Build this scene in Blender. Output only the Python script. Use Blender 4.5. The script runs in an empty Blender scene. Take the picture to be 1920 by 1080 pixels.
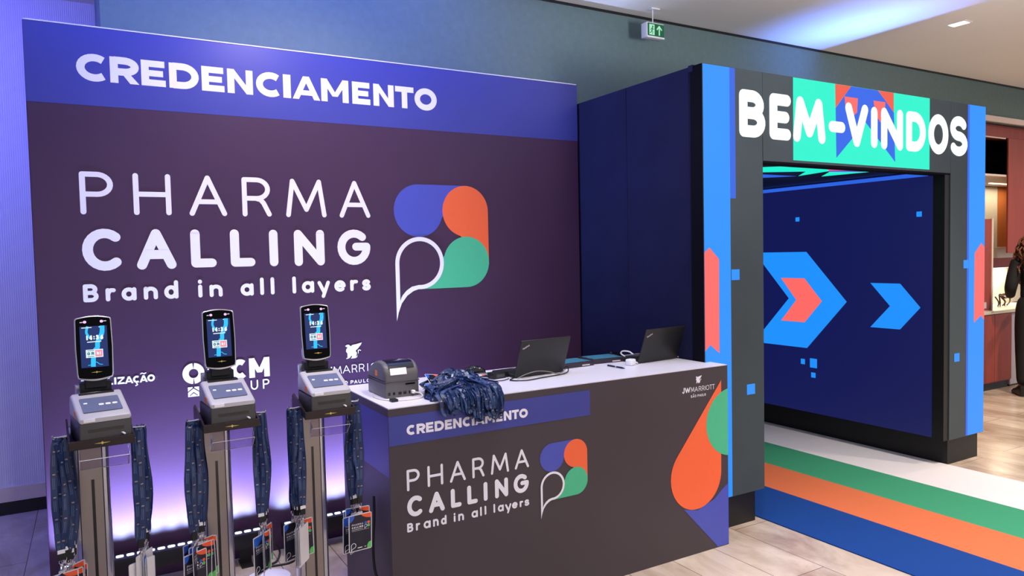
import bpy, bmesh, math, random
from mathutils import Vector, Matrix, Euler

random.seed(7)
SC = bpy.context.scene
COL = SC.collection
PI = math.pi

# ------------------------------------------------------------------ camera
cam_d = bpy.data.cameras.new('camera')
cam = bpy.data.objects.new('camera', cam_d)
COL.objects.link(cam)
YAW, PIT, ROL = 0.5240, -0.0455, -0.0214
fw = Vector((math.sin(YAW)*math.cos(PIT), math.cos(YAW)*math.cos(PIT), math.sin(PIT)))
rt = Vector((math.cos(YAW), -math.sin(YAW), 0))
up = rt.cross(fw)
c_, s_ = math.cos(ROL), math.sin(ROL)
r2 = c_*rt + s_*up
u2 = -s_*rt + c_*up
M = Matrix((r2, u2, -fw)).transposed().to_4x4()
M.translation = Vector((0, 0, 1.65))
cam.matrix_world = M
cam_d.sensor_width = 36.0
cam_d.lens = 1360.8/1920*36.0
cam_d.clip_start = 0.05
SC.camera = cam

# ------------------------------------------------------------------ colour management, world
SC.view_settings.view_transform = 'Standard'
SC.view_settings.look = 'None'
SC.view_settings.exposure = 0.0
SC.view_settings.gamma = 1.0
SC.view_settings.use_curve_mapping = False

def lin(c):
    return tuple(((x/255.0)/12.92 if x/255.0 <= 0.04045 else ((x/255.0+0.055)/1.055)**2.4) for x in c)

W = bpy.data.worlds.new('world')
SC.world = W
W.use_nodes = True
W.node_tree.nodes['Background'].inputs[0].default_value = (0.80, 0.82, 0.92, 1)
W.node_tree.nodes['Background'].inputs[1].default_value = 0.85

# ------------------------------------------------------------------ lights
def aim(o, target):
    d = Vector(target) - o.location
    o.rotation_euler = d.to_track_quat('-Z', 'Y').to_euler()

def spot(name, loc, target, power, color, size=70, blend=0.8, radius=0.05):
    l = bpy.data.lights.new(name, 'SPOT')
    l.energy = power; l.color = color; l.spot_size = math.radians(size); l.spot_blend = blend
    l.shadow_soft_size = radius
    o = bpy.data.objects.new(name, l); COL.objects.link(o)
    o.location = loc; aim(o, target)
    return o

def area(name, loc, target, power, color, sx, sy, spread=180, rot=None):
    l = bpy.data.lights.new(name, 'AREA')
    l.shape = 'RECTANGLE'; l.size = sx; l.size_y = sy
    l.energy = power; l.color = color; l.spread = math.radians(spread)
    o = bpy.data.objects.new(name, l); COL.objects.link(o)
    o.location = loc
    if rot: o.rotation_euler = rot
    else: aim(o, target)
    return o

HC = 3.43                                    # ceiling height
WARM = (1.0, 0.80, 0.62)
COOL = (0.92, 0.94, 1.0)
BLUE = (0.10, 0.12, 1.0)
# recessed ceiling spots of the room (out of frame, in the ceiling), plus added fill spots
spot('ceiling_spot_panel', (1.00, 3.00, HC-.03), (1.0, 4.2, 1.9), 105, WARM, 95, 1.0, .05)
spot('ceiling_spot_counter', (1.75, 2.55, HC-.03), (1.8, 3.1, 1.0), 120, COOL, 75, 1.0, .06)
spot('ceiling_spot_counter_right', (2.6, 2.2, HC-.03), (2.6, 3.1, 1.0), 95, COOL, 75, 1.0, .06)
spot('ceiling_spot_kiosks', (.3, 1.2, HC-.03), (.35, 3.0, 1.0), 95, COOL, 70, 1.0, .06)
spot('kiosk_row_fill', (.45, 3.15, HC-.03), (.5, 3.2, 0), 105, (1.0, .93, .88), 46, .8, .05)  # added fill to brighten the printers and the floor by the kiosks
spot('ceiling_spot_carpet', (4.9, 1.6, HC-.03), (4.9, 2.0, 0), 380, (1.0, .88, .78), 95, 1.0, .06)
spot('ceiling_spot_hall', (7.6, 2.6, HC-.03), (8.2, 3.6, 0.3), 420, WARM, 110, 1.0, .06)
spot('ceiling_spot_hall_far', (10.2, 2.2, HC-.03), (9.0, 4.0, 0.3), 300, WARM, 110, 1.0, .06)
spot('ceiling_spot_front', (2.2, .3, HC-.03), (2.3, 2.9, .5), 110, WARM, 90, 1.0, .08)
spot('ceiling_spot_floor', (3.4, 1.5, HC-.03), (3.3, 1.9, 0), 150, (1.0, .88, .80), 60, 1.0, .06)
spot('bounce_fill', (6.8, .4, HC-.03), (6.8, .6, 0), 800, WARM, 120, 1.0, .1)  # added to bounce light off the floor onto the ceiling
spot('bounce_fill_left', (2.6, -1.0, HC-.03), (2.6, -1.0, 0), 1150, (1.0, .92, .92), 120, 1.0, .1)  # second added bounce spot, for the left part of the ceiling
# added fill spots, unseen, behind the camera, throwing light up at the ceiling
spot('ceiling_fill', (-.3, -.6, 1.9), (.9, 1.4, HC), 95, (.86, .84, 1.0), 84, 1.0, .4)
spot('ceiling_fill_right', (3.4, -.3, 1.9), (4.0, 2.3, HC), 420, (.98, .95, 1.0), 84, 1.0, .4)
# blue stage wash on the ribbed wall at the left
area('blue_wall_wash', (-1.3, 4.75, 3.36), (-.9, 5.8, 1.4), 44, (0.12, 0.13, 1.0), 1.2, .2)
area('blue_wall_wash_back', (.9, 3.6, 3.40), (.9, 4.32, 3.0), 22, (0.02, 0.10, 1.0), 2.4, .05)
# blue wash standing on the roof of the archway, lighting the ceiling
area('blue_roof_wash', (5.45, 3.72, 2.40), None, 11, (0.13, 0.28, 1.0), .02, 1.05, 75, (PI, math.radians(-4), 0))

# ------------------------------------------------------------------ materials
def mat(name, rgb, rough=.5, metal=0.0, spec=.5, noise=0.0, nscale=30, bump=0.0, bscale=200, coat=0.0, trans=0.0, ior=1.45, emit=None, estr=0.0):
    m = bpy.data.materials.new(name); m.use_nodes = True
    nt = m.node_tree; b = nt.nodes['Principled BSDF']
    col = (*lin(rgb), 1)
    b.inputs['Base Color'].default_value = col
    b.inputs['Roughness'].default_value = rough
    b.inputs['Metallic'].default_value = metal
    b.inputs['Specular IOR Level'].default_value = spec
    b.inputs['Coat Weight'].default_value = coat
    b.inputs['Transmission Weight'].default_value = trans
    b.inputs['IOR'].default_value = ior
    if emit is not None:
        b.inputs['Emission Color'].default_value = (*lin(emit), 1)
        b.inputs['Emission Strength'].default_value = estr
    if noise or bump:
        tc = nt.nodes.new('ShaderNodeTexCoord')
    if noise:
        n = nt.nodes.new('ShaderNodeTexNoise'); n.inputs['Scale'].default_value = nscale; n.inputs['Detail'].default_value = 4
        nt.links.new(tc.outputs['Object'], n.inputs['Vector'])
        r = nt.nodes.new('ShaderNodeMix'); r.data_type = 'RGBA'
        lo = tuple(x*(1-noise) for x in col[:3])+(1,); hi = tuple(min(1, x*(1+noise)) for x in col[:3])+(1,)
        r.inputs[6].default_value = lo; r.inputs[7].default_value = hi
        nt.links.new(n.outputs['Fac'], r.inputs[0]); nt.links.new(r.outputs[2], b.inputs['Base Color'])
    if bump:
        n2 = nt.nodes.new('ShaderNodeTexNoise'); n2.inputs['Scale'].default_value = bscale
        nt.links.new(tc.outputs['Object'], n2.inputs['Vector'])
        bp = nt.nodes.new('ShaderNodeBump'); bp.inputs['Strength'].default_value = bump; bp.inputs['Distance'].default_value = .002
        nt.links.new(n2.outputs['Fac'], bp.inputs['Height']); nt.links.new(bp.outputs[0], b.inputs['Normal'])
    return m

def led(name, rgb, strength=1.0):
    return mat(name, (12, 12, 14), .5, emit=rgb, estr=strength)

MT = {}
MT['vinyl'] = mat('dark_purple_vinyl', (66, 42, 70), .42, spec=.35, noise=.08, nscale=3)
MT['vinyl_counter'] = mat('vinyl_counter_light_tone', (67, 59, 64), .45, spec=.35, noise=.06, nscale=3)  # same print as the panel, greyer to paint in the counter's light
MT['band'] = mat('blue_vinyl', (60, 66, 144), .38, spec=.4, noise=.05, nscale=3)
MT['white_vinyl'] = mat('white_vinyl', (232, 230, 240), .4, noise=.02, nscale=8)
MT['logo_blue'] = mat('logo_blue', (70, 80, 176), .4, noise=.03)
MT['logo_orange'] = mat('logo_orange', (240, 102, 55), .4, noise=.03)
MT['logo_green'] = mat('logo_green', (70, 184, 138), .4, noise=.03)
MT['counter_top'] = mat('white_laminate', (222, 218, 226), .3, noise=.03, nscale=12)
MT['black'] = mat('matte_black', (16, 16, 19), .5, noise=.1)
MT['terminal_glass'] = mat('terminal_glass', (4, 4, 7), .3, spec=.08)
MT['black_gloss'] = mat('gloss_black', (8, 8, 10), .12, coat=.4, noise=.05)
MT['fabric'] = mat('navy_fabric', (28, 30, 62), .85, spec=.15, noise=.25, nscale=5, bump=.3, bscale=350)
MT['black_fabric'] = mat('black_fabric', (14, 13, 22), .9, spec=.1, noise=.2, nscale=6)
MT['led_off'] = mat('dark_led_surface', (60, 71, 76), .55, spec=.3, noise=.12, nscale=4, bump=.15, bscale=600)
MT['led_blue'] = led('led_blue', (32, 146, 255), 1.0)
MT['led_blue_deep'] = led('led_deep_blue', (44, 100, 226), 1.0)
MT['led_navy'] = led('led_navy', (18, 24, 84), 1.0)
MT['led_red'] = led('led_coral', (255, 108, 104), 1.0)
MT['led_red2'] = led('led_red', (240, 92, 70), 1.0)
MT['led_green'] = led('led_turquoise', (24, 244, 206), 1.0)
MT['led_white'] = led('led_white', (250, 255, 255), 1.15)
MT['steel'] = mat('brushed_steel', (160, 150, 142), .34, metal=.85, noise=.05, nscale=20)
MT['steel_side'] = mat('polished_steel', (196, 196, 204), .22, metal=.9, noise=.04)
MT['chrome'] = mat('clip_metal', (205, 200, 200), .25, metal=1.0)
MT['grey_light'] = mat('light_grey_plastic', (178, 174, 176), .38, noise=.03)
MT['grey_mid'] = mat('mid_grey_plastic', (94, 91, 92), .4, noise=.03)
MT['grey_dark'] = mat('dark_grey_plastic', (66, 63, 62), .42, noise=.05)
MT['panel_blue'] = mat('control_panel_slate', (96, 102, 128), .35, noise=.03)
MT['button'] = mat('white_button', (238, 236, 240), .35)
MT['orange_sq'] = mat('orange_label', (228, 120, 40), .4)
MT['maroon'] = mat('tray_dark', (34, 18, 18), .3, noise=.1)
MT['acrylic'] = mat('clear_acrylic', (236, 232, 244), .04, trans=1.0, ior=1.2)
MT['acrylic_edge'] = mat('acrylic_edge', (225, 220, 235), .25)
MT['white_plastic'] = mat('white_plastic', (232, 230, 232), .35, noise=.02)
MT['cable_white'] = mat('cable_white', (214, 208, 200), .45)
MT['cable_grey'] = mat('cable_grey', (120, 116, 112), .45)
MT['cable_black'] = mat('cable_black', (20, 20, 22), .45)
MT['yellow'] = mat('yellow_emblem', (206, 186, 92), .35)
MT['card_white'] = mat('card_white', (226, 222, 222), .5, noise=.02)
MT['card_dark'] = mat('card_dark', (28, 27, 44), .3, noise=.05)
MT['card_blue'] = mat('card_blue', (40, 92, 190), .35)
MT['card_orange'] = mat('card_orange', (232, 92, 50), .35)
MT['card_green'] = mat('card_green', (92, 190, 96), .35)
MT['holder'] = mat('clear_holder_rim', (190, 190, 200), .2)
MT['tablet_screen'] = mat('tablet_screen', (70, 136, 158), .22, coat=.0)
MT['laptop'] = mat('laptop_black', (30, 30, 31), .5, noise=.06)
MT['skin'] = mat('skin', (176, 124, 98), .55, noise=.04)
MT['hair'] = mat('brown_hair', (92, 52, 32), .55, noise=.4, nscale=60)
MT['clothes'] = mat('black_cloth', (15, 15, 19), .8, noise=.2, nscale=40)
MT['shoe'] = mat('black_shoe', (18, 17, 17), .4)

def strap_material():
    m = mat('lanyard_print', (25, 46, 88), .30, noise=.12, nscale=60)
    nt = m.node_tree; b = nt.nodes['Principled BSDF']
    src = b.inputs['Base Color'].links[0].from_socket
    uv = nt.nodes.new('ShaderNodeUVMap'); sep = nt.nodes.new('ShaderNodeSeparateXYZ')
    nt.links.new(uv.outputs[0], sep.inputs[0])
    def mth(op, a, bv):
        n = nt.nodes.new('ShaderNodeMath'); n.operation = op
        for i, v in enumerate((a, bv)):
            if isinstance(v, (int, float)): n.inputs[i].default_value = v
            else: nt.links.new(v, n.inputs[i])
        return n.outputs[0]
    def between(v, lo, hi):
        return mth('MULTIPLY', mth('GREATER_THAN', v, lo), mth('LESS_THAN', v, hi))
    fr = mth('FRACT', mth('DIVIDE', sep.outputs[1], .078), 0)
    u = sep.outputs[0]
    orange = mth('MULTIPLY', between(fr, .05, .11), between(u, .34, .76))
    text = mth('MULTIPLY', between(fr, .22, .72), mth('MAXIMUM', between(u, .30, .42), between(u, .56, .66)))
    dots = mth('MULTIPLY', text, mth('GREATER_THAN', mth('FRACT', mth('MULTIPLY', fr, 17), 0), .35))
    mx = nt.nodes.new('ShaderNodeMix'); mx.data_type = 'RGBA'
    mx.inputs[7].default_value = (*lin((92, 112, 148)), 1)
    nt.links.new(dots, mx.inputs[0]); nt.links.new(src, mx.inputs[6])
    mx2 = nt.nodes.new('ShaderNodeMix'); mx2.data_type = 'RGBA'
    mx2.inputs[7].default_value = (*lin((150, 132, 130)), 1)
    nt.links.new(orange, mx2.inputs[0]); nt.links.new(mx.outputs[2], mx2.inputs[6])
    nt.links.new(mx2.outputs[2], b.inputs['Base Color'])
    return m
MT['strap'] = strap_material()

def nodes_of(m):
    return m.node_tree, m.node_tree.nodes['Principled BSDF']

def floor_material():
    m = mat('stone_plank_floor', (205, 190, 174), .22, spec=.5)
    nt, b = nodes_of(m)
    tc = nt.nodes.new('ShaderNodeTexCoord')
    mp = nt.nodes.new('ShaderNodeMapping')
    mp.inputs['Rotation'].default_value = (0, 0, PI/2)
    mp.inputs['Location'].default_value = (-2.395, 3.38-.0, 0)
    nt.links.new(tc.outputs['Object'], mp.inputs['Vector'])
    br = nt.nodes.new('ShaderNodeTexBrick')
    br.inputs['Scale'].default_value = 1.0
    br.inputs['Brick Width'].default_value = 1.2
    br.inputs['Row Height'].default_value = .30
    br.inputs['Mortar Size'].default_value = .0022
    br.inputs['Mortar Smooth'].default_value = .1
    br.inputs['Color1'].default_value = (*lin((208, 196, 182)), 1)
    br.inputs['Color2'].default_value = (*lin((186, 170, 156)), 1)
    br.inputs['Mortar'].default_value = (*lin((110, 92, 78)), 1)
    nt.links.new(mp.outputs[0], br.inputs['Vector'])
    # veins, stretched along the planks
    mp2 = nt.nodes.new('ShaderNodeMapping'); mp2.inputs['Scale'].default_value = (2.0, .9, 1)
    nt.links.new(tc.outputs['Object'], mp2.inputs['Vector'])
    n = nt.nodes.new('ShaderNodeTexNoise'); n.inputs['Scale'].default_value = 1.6; n.inputs['Detail'].default_value = 9; n.inputs['Roughness'].default_value = .62; n.inputs['Distortion'].default_value = .7
    nt.links.new(mp2.outputs[0], n.inputs['Vector'])
    rp = nt.nodes.new('ShaderNodeValToRGB')
    rp.color_ramp.elements[0].position = .30; rp.color_ramp.elements[0].color = (*lin((178, 160, 146)), 1)
    rp.color_ramp.elements[1].position = .62; rp.color_ramp.elements[1].color = (1, 1, 1, 1)
    nt.links.new(n.outputs['Fac'], rp.inputs['Fac'])
    mx = nt.nodes.new('ShaderNodeMix'); mx.data_type = 'RGBA'; mx.blend_type = 'MULTIPLY'; mx.inputs[0].default_value = .85
    nt.links.new(br.outputs['Color'], mx.inputs[6]); nt.links.new(rp.outputs['Color'], mx.inputs[7])
    nt.links.new(mx.outputs[2], b.inputs['Base Color'])
    return m

def rib_material():
    m = mat('ribbed_wall_covering', (214, 210, 224), .6, spec=.2)
    nt, b = nodes_of(m)
    tc = nt.nodes.new('ShaderNodeTexCoord')
    w = nt.nodes.new('ShaderNodeTexWave'); w.bands_direction = 'X'; w.inputs['Scale'].default_value = 26.0
    nt.links.new(tc.outputs['Object'], w.inputs['Vector'])
    bp = nt.nodes.new('ShaderNodeBump'); bp.inputs['Strength'].default_value = .4; bp.inputs['Distance'].default_value = .002
    nt.links.new(w.outputs['Fac'], bp.inputs['Height']); nt.links.new(bp.outputs[0], b.inputs['Normal'])
    return m

def wood_material(name, rgb, rgb2, axis_scale=(14, 14, .8), rough=.35):
    m = mat(name, rgb, rough)
    nt, b = nodes_of(m)
    tc = nt.nodes.new('ShaderNodeTexCoord')
    mp = nt.nodes.new('ShaderNodeMapping'); mp.inputs['Scale'].default_value = axis_scale
    nt.links.new(tc.outputs['Object'], mp.inputs['Vector'])
    n = nt.nodes.new('ShaderNodeTexNoise'); n.inputs['Scale'].default_value = 1.5; n.inputs['Detail'].default_value = 6; n.inputs['Distortion'].default_value = .4
    nt.links.new(mp.outputs[0], n.inputs['Vector'])
    mx = nt.nodes.new('ShaderNodeMix'); mx.data_type = 'RGBA'
    mx.inputs[6].default_value = (*lin(rgb), 1); mx.inputs[7].default_value = (*lin(rgb2), 1)
    nt.links.new(n.outputs['Fac'], mx.inputs[0]); nt.links.new(mx.outputs[2], b.inputs['Base Color'])
    return m

MT['floor'] = floor_material()
MT['rib'] = rib_material()
MT['wood'] = wood_material('red_brown_wood', (116, 36, 24), (148, 58, 38), (14, 14, .8), .5)
MT['wood_dark'] = wood_material('dark_brown_wood', (46, 20, 22), (66, 30, 28))
MT['wood_orange'] = wood_material('orange_wood', (168, 90, 46), (190, 112, 62))
MT['wall_grey'] = mat('grey_green_plaster', (103, 122, 121), .8, spec=.2, noise=.14, nscale=22, bump=.25, bscale=120)
MT['ceiling'] = mat('ceiling_paint', (238, 232, 226), .9, spec=.1, noise=.02, nscale=2)
MT['trim'] = mat('pale_trim', (214, 196, 186), .5, noise=.03)
MT['stone'] = mat('pale_stone', (206, 198, 180), .4, noise=.08, nscale=30)
MT['steel_app'] = mat('grey_appliance', (176, 170, 180), .4, metal=.1, noise=.03)
MT['carpet_blue'] = mat('carpet_blue', (20, 60, 130), .85, spec=.15, noise=.06, nscale=60)
MT['carpet_orange'] = mat('carpet_orange', (198, 106, 70), .85, spec=.15, noise=.05, nscale=60)
MT['carpet_green'] = mat('carpet_green', (58, 142, 108), .85, spec=.15, noise=.06, nscale=60)
MT['carpet_white'] = mat('carpet_white', (214, 212, 218), .85, spec=.15, noise=.03, nscale=60)

# ------------------------------------------------------------------ mesh helpers
def obj(name, bm, m, parent=None, smooth=None):
    me = bpy.data.meshes.new(name)
    bmesh.ops.recalc_face_normals(bm, faces=bm.faces[:])
    bm.to_mesh(me); bm.free()
    for mm in (m if isinstance(m, (list, tuple)) else [m]):
        me.materials.append(mm)
    if smooth is not None:
        for p in me.polygons: p.use_smooth = True
        me.set_sharp_from_angle(angle=math.radians(smooth))
    o = bpy.data.objects.new(name, me)
    COL.objects.link(o)
    if parent is not None: o.parent = parent
    return o

def thing(name, label, cat, loc=(0, 0, 0), rz=0.0, group=None):
    o = bpy.data.objects.new(name, None); COL.objects.link(o)
    o.empty_display_size = .1
    o.location = loc; o.rotation_euler = (0, 0, rz)
    o['label'] = label; o['category'] = cat
    if group: o['group'] = group
    return o

def tag(o, label, cat, group=None):
    o['label'] = label; o['category'] = cat
    if group: o['group'] = group
    return o

def struct(name, bm, m, smooth=None):
    o = obj(name, bm, m, None, smooth); o['kind'] = 'structure'
    return o

def nb(): return bmesh.new()

def box(bm, x0, x1, y0, y1, z0, z1, mi=0, bev=0.0, seg=2):
    b = bmesh.new() if bev else bm
    vs = [b.verts.new((x, y, z)) for x in (x0, x1) for y in (y0, y1) for z in (z0, z1)]
    fs = []
    for ids in ((0, 1, 3, 2), (4, 6, 7, 5), (0, 4, 5, 1), (2, 3, 7, 6), (0, 2, 6, 4), (1, 5, 7, 3)):
        f = b.faces.new([vs[i] for i in ids]); f.material_index = mi; fs.append(f)
    if bev:
        bmesh.ops.bevel(b, geom=b.edges[:] , offset=bev, segments=seg, affect='EDGES', profile=.5)
        merge(bm, b, mi)
    return bm

def merge(bm, b, mi=None, mtx=None):
    mp = {}
    for v in b.verts:
        mp[v] = bm.verts.new(mtx @ v.co if mtx else v.co)
    for f in b.faces:
        try:
            nf = bm.faces.new([mp[v] for v in f.verts])
            nf.material_index = f.material_index if mi is None else mi
        except ValueError: pass
    b.free()

def prism(bm, pts, axis, a0, a1, mi=0, bev=0.0, seg=2):
    """extrude a closed 2D outline; axis 'x': pts=(y,z); 'y': pts=(x,z); 'z': pts=(x,y)"""
    def p3(p, a):
        return (a, p[0], p[1]) if axis == 'x' else ((p[0], a, p[1]) if axis == 'y' else (p[0], p[1], a))
    b = bmesh.new()
    A = [b.verts.new(p3(p, a0)) for p in pts]; B = [b.verts.new(p3(p, a1)) for p in pts]
    f1 = b.faces.new(A[::-1]); f2 = b.faces.new(B)
    n = len(pts)
    for i in range(n): b.faces.new([A[i], A[(i+1) % n], B[(i+1) % n], B[i]])
    bmesh.ops.recalc_face_normals(b, faces=b.faces[:])
    if bev:
        es = list(f1.edges)+list(f2.edges)
        bmesh.ops.bevel(b, geom=es, offset=bev, segments=seg, affect='EDGES', profile=.5)
    merge(bm, b, mi)
    return bm

def tube(bm, path, r, n=8, mi=0, caps=True, closed=False):
    P = [Vector(p) for p in path]
    rings = []
    ref = Vector((0, 0, 1))
    N = len(P)
    rr = r if isinstance(r, (list, tuple)) else [r]*N
    prev = None
    for i, p in enumerate(P):
        t = (P[(i+1) % N]-P[i-1]) if (closed or 0 < i < N-1) else (P[1]-P[0] if i == 0 else P[-1]-P[-2])
        if t.length < 1e-9: t = Vector((0, 0, 1))
        t.normalize()
        if prev is None:
            a = t.cross(ref)
            if a.length < .05: a = t.cross(Vector((1, 0, 0)))
        else:
            a = prev - t*prev.dot(t)
            if a.length < 1e-6: a = t.cross(ref)
        a.normalize(); prev = a; bb = t.cross(a)
        rings.append([bm.verts.new(p+rr[i]*(math.cos(2*PI*k/n)*a+math.sin(2*PI*k/n)*bb)) for k in range(n)])
    for i in range(N-1 if not closed else N):
        A, B = rings[i], rings[(i+1) % N]
        for k in range(n):
            f = bm.faces.new([A[k], A[(k+1) % n], B[(k+1) % n], B[k]]); f.material_index = mi
    if caps and not closed:
        f = bm.faces.new(rings[0][::-1]); f.material_index = mi
        f = bm.faces.new(rings[-1]); f.material_index = mi
    return bm

def lathe(bm, prof, cx=0, cy=0, n=28, mi=0):
    rings = []
    for r, z in prof:
        if r < 1e-6: rings.append([bm.verts.new((cx, cy, z))])
        else: rings.append([bm.verts.new((cx+r*math.cos(2*PI*k/n), cy+r*math.sin(2*PI*k/n), z)) for k in range(n)])
    for A, B in zip(rings, rings[1:]):
        for k in range(n):
            k2 = (k+1) % n
            if len(A) == 1 and len(B) == 1: continue
            if len(A) == 1: f = bm.faces.new([A[0], B[k2], B[k]])
            elif len(B) == 1: f = bm.faces.new([A[k], A[k2], B[0]])
            else: f = bm.faces.new([A[k], A[k2], B[k2], B[k]])
            f.material_index = mi
    return bm

def ribbon(bm, path, sides, width, thick=.0014, mi=0, v0=0.0):
    """flat strap along a path; sides = unit width direction at each point; writes UVs (u across, v metres)"""
    uvl = bm.loops.layers.uv.verify()
    P = [Vector(p) for p in path]; S = [Vector(s).normalized() for s in sides]
    rings = []; vv = v0; vs = []
    for i, p in enumerate(P):
        t = (P[min(i+1, len(P)-1)]-P[max(i-1, 0)]).normalized()
        s = S[i]-t*S[i].dot(t)
        if s.length < 1e-5: s = t.orthogonal()
        s.normalize(); nrm = t.cross(s)
        h = s*width/2; k = nrm*thick/2
        rings.append([bm.verts.new(p-h-k), bm.verts.new(p+h-k), bm.verts.new(p+h+k), bm.verts.new(p-h+k)])
        if i: vv += (P[i]-P[i-1]).length
        vs.append(vv)
    U = (0, 1, 1, 0)
    for i in range(len(P)-1):
        A, B = rings[i], rings[i+1]
        for k in range(4):
            k2 = (k+1) % 4
            f = bm.faces.new([A[k], A[k2], B[k2], B[k]]); f.material_index = mi
            for l, (u, v) in zip(f.loops, ((U[k], vs[i]), (U[k2], vs[i]), (U[k2], vs[i+1]), (U[k], vs[i+1]))):
                l[uvl].uv = (u, v)
    bm.faces.new(rings[0][::-1]).material_index = mi
    bm.faces.new(rings[-1]).material_index = mi
    return bm

def smoothpath(pts, n=6):
    """Catmull-Rom through pts"""
    P = [Vector(p) for p in pts]; out = []
    for i in range(len(P)-1):
        p0 = P[max(i-1, 0)]; p1 = P[i]; p2 = P[i+1]; p3 = P[min(i+2, len(P)-1)]
        for k in range(n):
            t = k/n
            out.append(.5*((2*p1)+(-p0+p2)*t+(2*p0-5*p1+4*p2-p3)*t*t+(-p0+3*p1-3*p2+p3)*t**3))
    out.append(P[-1])
    return out

def rrect(x0, x1, y0, y1, r, n=5):
    pts = []
    for cx, cy, a in ((x1-r, y1-r, 0), (x0+r, y1-r, 90), (x0+r, y0+r, 180), (x1-r, y0+r, 270)):
        for k in range(n+1):
            t = math.radians(a+90*k/n); pts.append((cx+r*math.cos(t), cy+r*math.sin(t)))
    return pts

# ------------------------------------------------------------------ lettering: flat strokes in a plane
def arc(cx, cy, rx, ry, a0, a1, n=None):
    n = n or max(6, int(abs(a1-a0)/14))
    return [(cx+rx*math.cos(math.radians(a0+(a1-a0)*k/n)), cy+ry*math.sin(math.radians(a0+(a1-a0)*k/n))) for k in range(n+1)]

GL = {
 'P': [[(0, 0), (0, 1), (.52, 1)]+arc(.52, .735, .48, .265, 80, -90)+[(0, .47)]],
 'H': [[(0, 0), (0, 1)], [(1, 0), (1, 1)], [(0, .5), (1, .5)]],
 'A': [[(0, 0), (.5, 1), (1, 0)], [(.17, .33), (.83, .33)]],
 'R': [[(0, 0), (0, 1), (.5, 1)]+arc(.5, .73, .46, .27, 80, -90)+[(0, .46)], [(.45, .46), (.66, .42), (.78, .32), (1, 0)]],
 'M': [[(0, 0), (.13, 1), (.5, .16), (.87, 1), (1, 0)]],
 'C': [arc(.56, .5, .56, .5, 50, 310)],
 'L': [[(0, 1), (0, 0), (1, 0)]],
 'I': [[(.5, 0), (.5, 1)]],
 'N': [[(0, 0), (0, 1), (1, 0), (1, 1)]],
 'G': [arc(.5, .5, .5, .5, 48, 352)+[(1, .52), (.58, .52)]],
 'B': [[(0, 0), (0, 1), (.5, 1)]+arc(.5, .76, .42, .24, 80, -90)+[(0, .52)], [(.5, .52)]+arc(.54, .26, .46, .26, 80, -90)+[(0, 0)]],
 'E': [[(1, 1), (0, 1), (0, 0), (1, 0)], [(0, .5), (.88, .5)]],
 'V': [[(0, 1), (.5, 0), (1, 1)]],
 'D': [[(.42, 0), (0, 0), (0, 1), (.42, 1)]+arc(.42, .5, .58, .5, 80, -90)],
 'O': [arc(.5, .5, .5, .5, 0, 360, 32)],
 'S': [arc(.5, .75, .47, .25, 32, 270)+arc(.5, .25, .5, .25, 80, -148)],
 'T': [[(0, 1), (1, 1)], [(.5, 1), (.5, 0)]],
 'U': [[(0, 1), (0, .42)]+arc(.5, .42, .5, .42, 190, 350)+[(1, .42), (1, 1)]],
 'Z': [[(0, 1), (1, 1), (0, 0), (1, 0)]],
 'W': [[(0, 1), (.27, 0), (.5, .9), (.73, 0), (1, 1)]],
 'J': [[(1, 1), (1, .3)]+arc(.55, .3, .45, .3, -10, -160)],
 'K': [[(0, 0), (0, 1)], [(1, 1), (0, .4)], [(.35, .6), (1, 0)]],
 'Q': [arc(.5, .5, .5, .5, 0, 360, 28), [(.6, .3), (1, -.02)]],
 '-': [[(0, .5), (1, .5)]],
 'r': [[(0, 0), (0, 1)], [(0, .55), (.22, .86), (.55, .98), (1, .97)]],
 'a': [arc(.48, .5, .48, .5, 0, 360, 24), [(1, 1), (1, 0)]],
 'n': [[(0, 0), (0, 1)], [(0, .55)]+arc(.5, .55, .5, .45, 170, 0)+[(1, 0)]],
 'd': [arc(.48, .33, .48, .33, 0, 360, 24), [(1, 1), (1, 0)]],
 'i': [[(.5, 0), (.5, .64)], [(.5, .97), (.5, 1)]],
 'l': [[(.5, 0), (.5, 1)]],
 'y': [[(0, 1), (.52, .30)], [(1, 1), (.42, 0)]],
 'e': [[(.04, .52), (1, .52)]+arc(.5, .5, .5, .5, 12, 312)],
 's': [arc(.5, .75, .45, .25, 25, 270)+arc(.5, .25, .5, .25, 80, -155)],
 'h': [[(0, 0), (0, 1)], [(0, .4)]+arc(.5, .4, .5, .28, 170, 0)+[(1, 0)]],
 'k': [[(0, 0), (0, 1)], [(1, .66), (0, .3)], [(.4, .45), (1, 0)]],
 'u': [[(0, 1), (0, .4)]+arc(.5, .4, .5, .4, 190, 350)+[(1, .4), (1, 1)], [(1, .4), (1, 0)]],
 '1': [[(.1, .75), (.6, 1), (.6, 0)]],
 '4': [[(.75, 0), (.75, 1), (0, .3), (1, .3)]],
 '3': [arc(.45, .75, .45, .25, 150, -90)+arc(.45, .25, .55, .25, 80, -150)],
 '6': [[(.85, 1), (.3, .75), (.02, .4)], arc(.5, .32, .5, .32, 0, 360, 20)],
 ':': [[(.5, .14), (.5, .15)], [(.5, .72), (.5, .73)]],
 '^': [[(0, 0), (.5, 1), (1, 0)]],
}

LK = [0]
def lz(lift):
    LK[0] = (LK[0]+1) % 14
    return lift+5e-5*LK[0]

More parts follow.
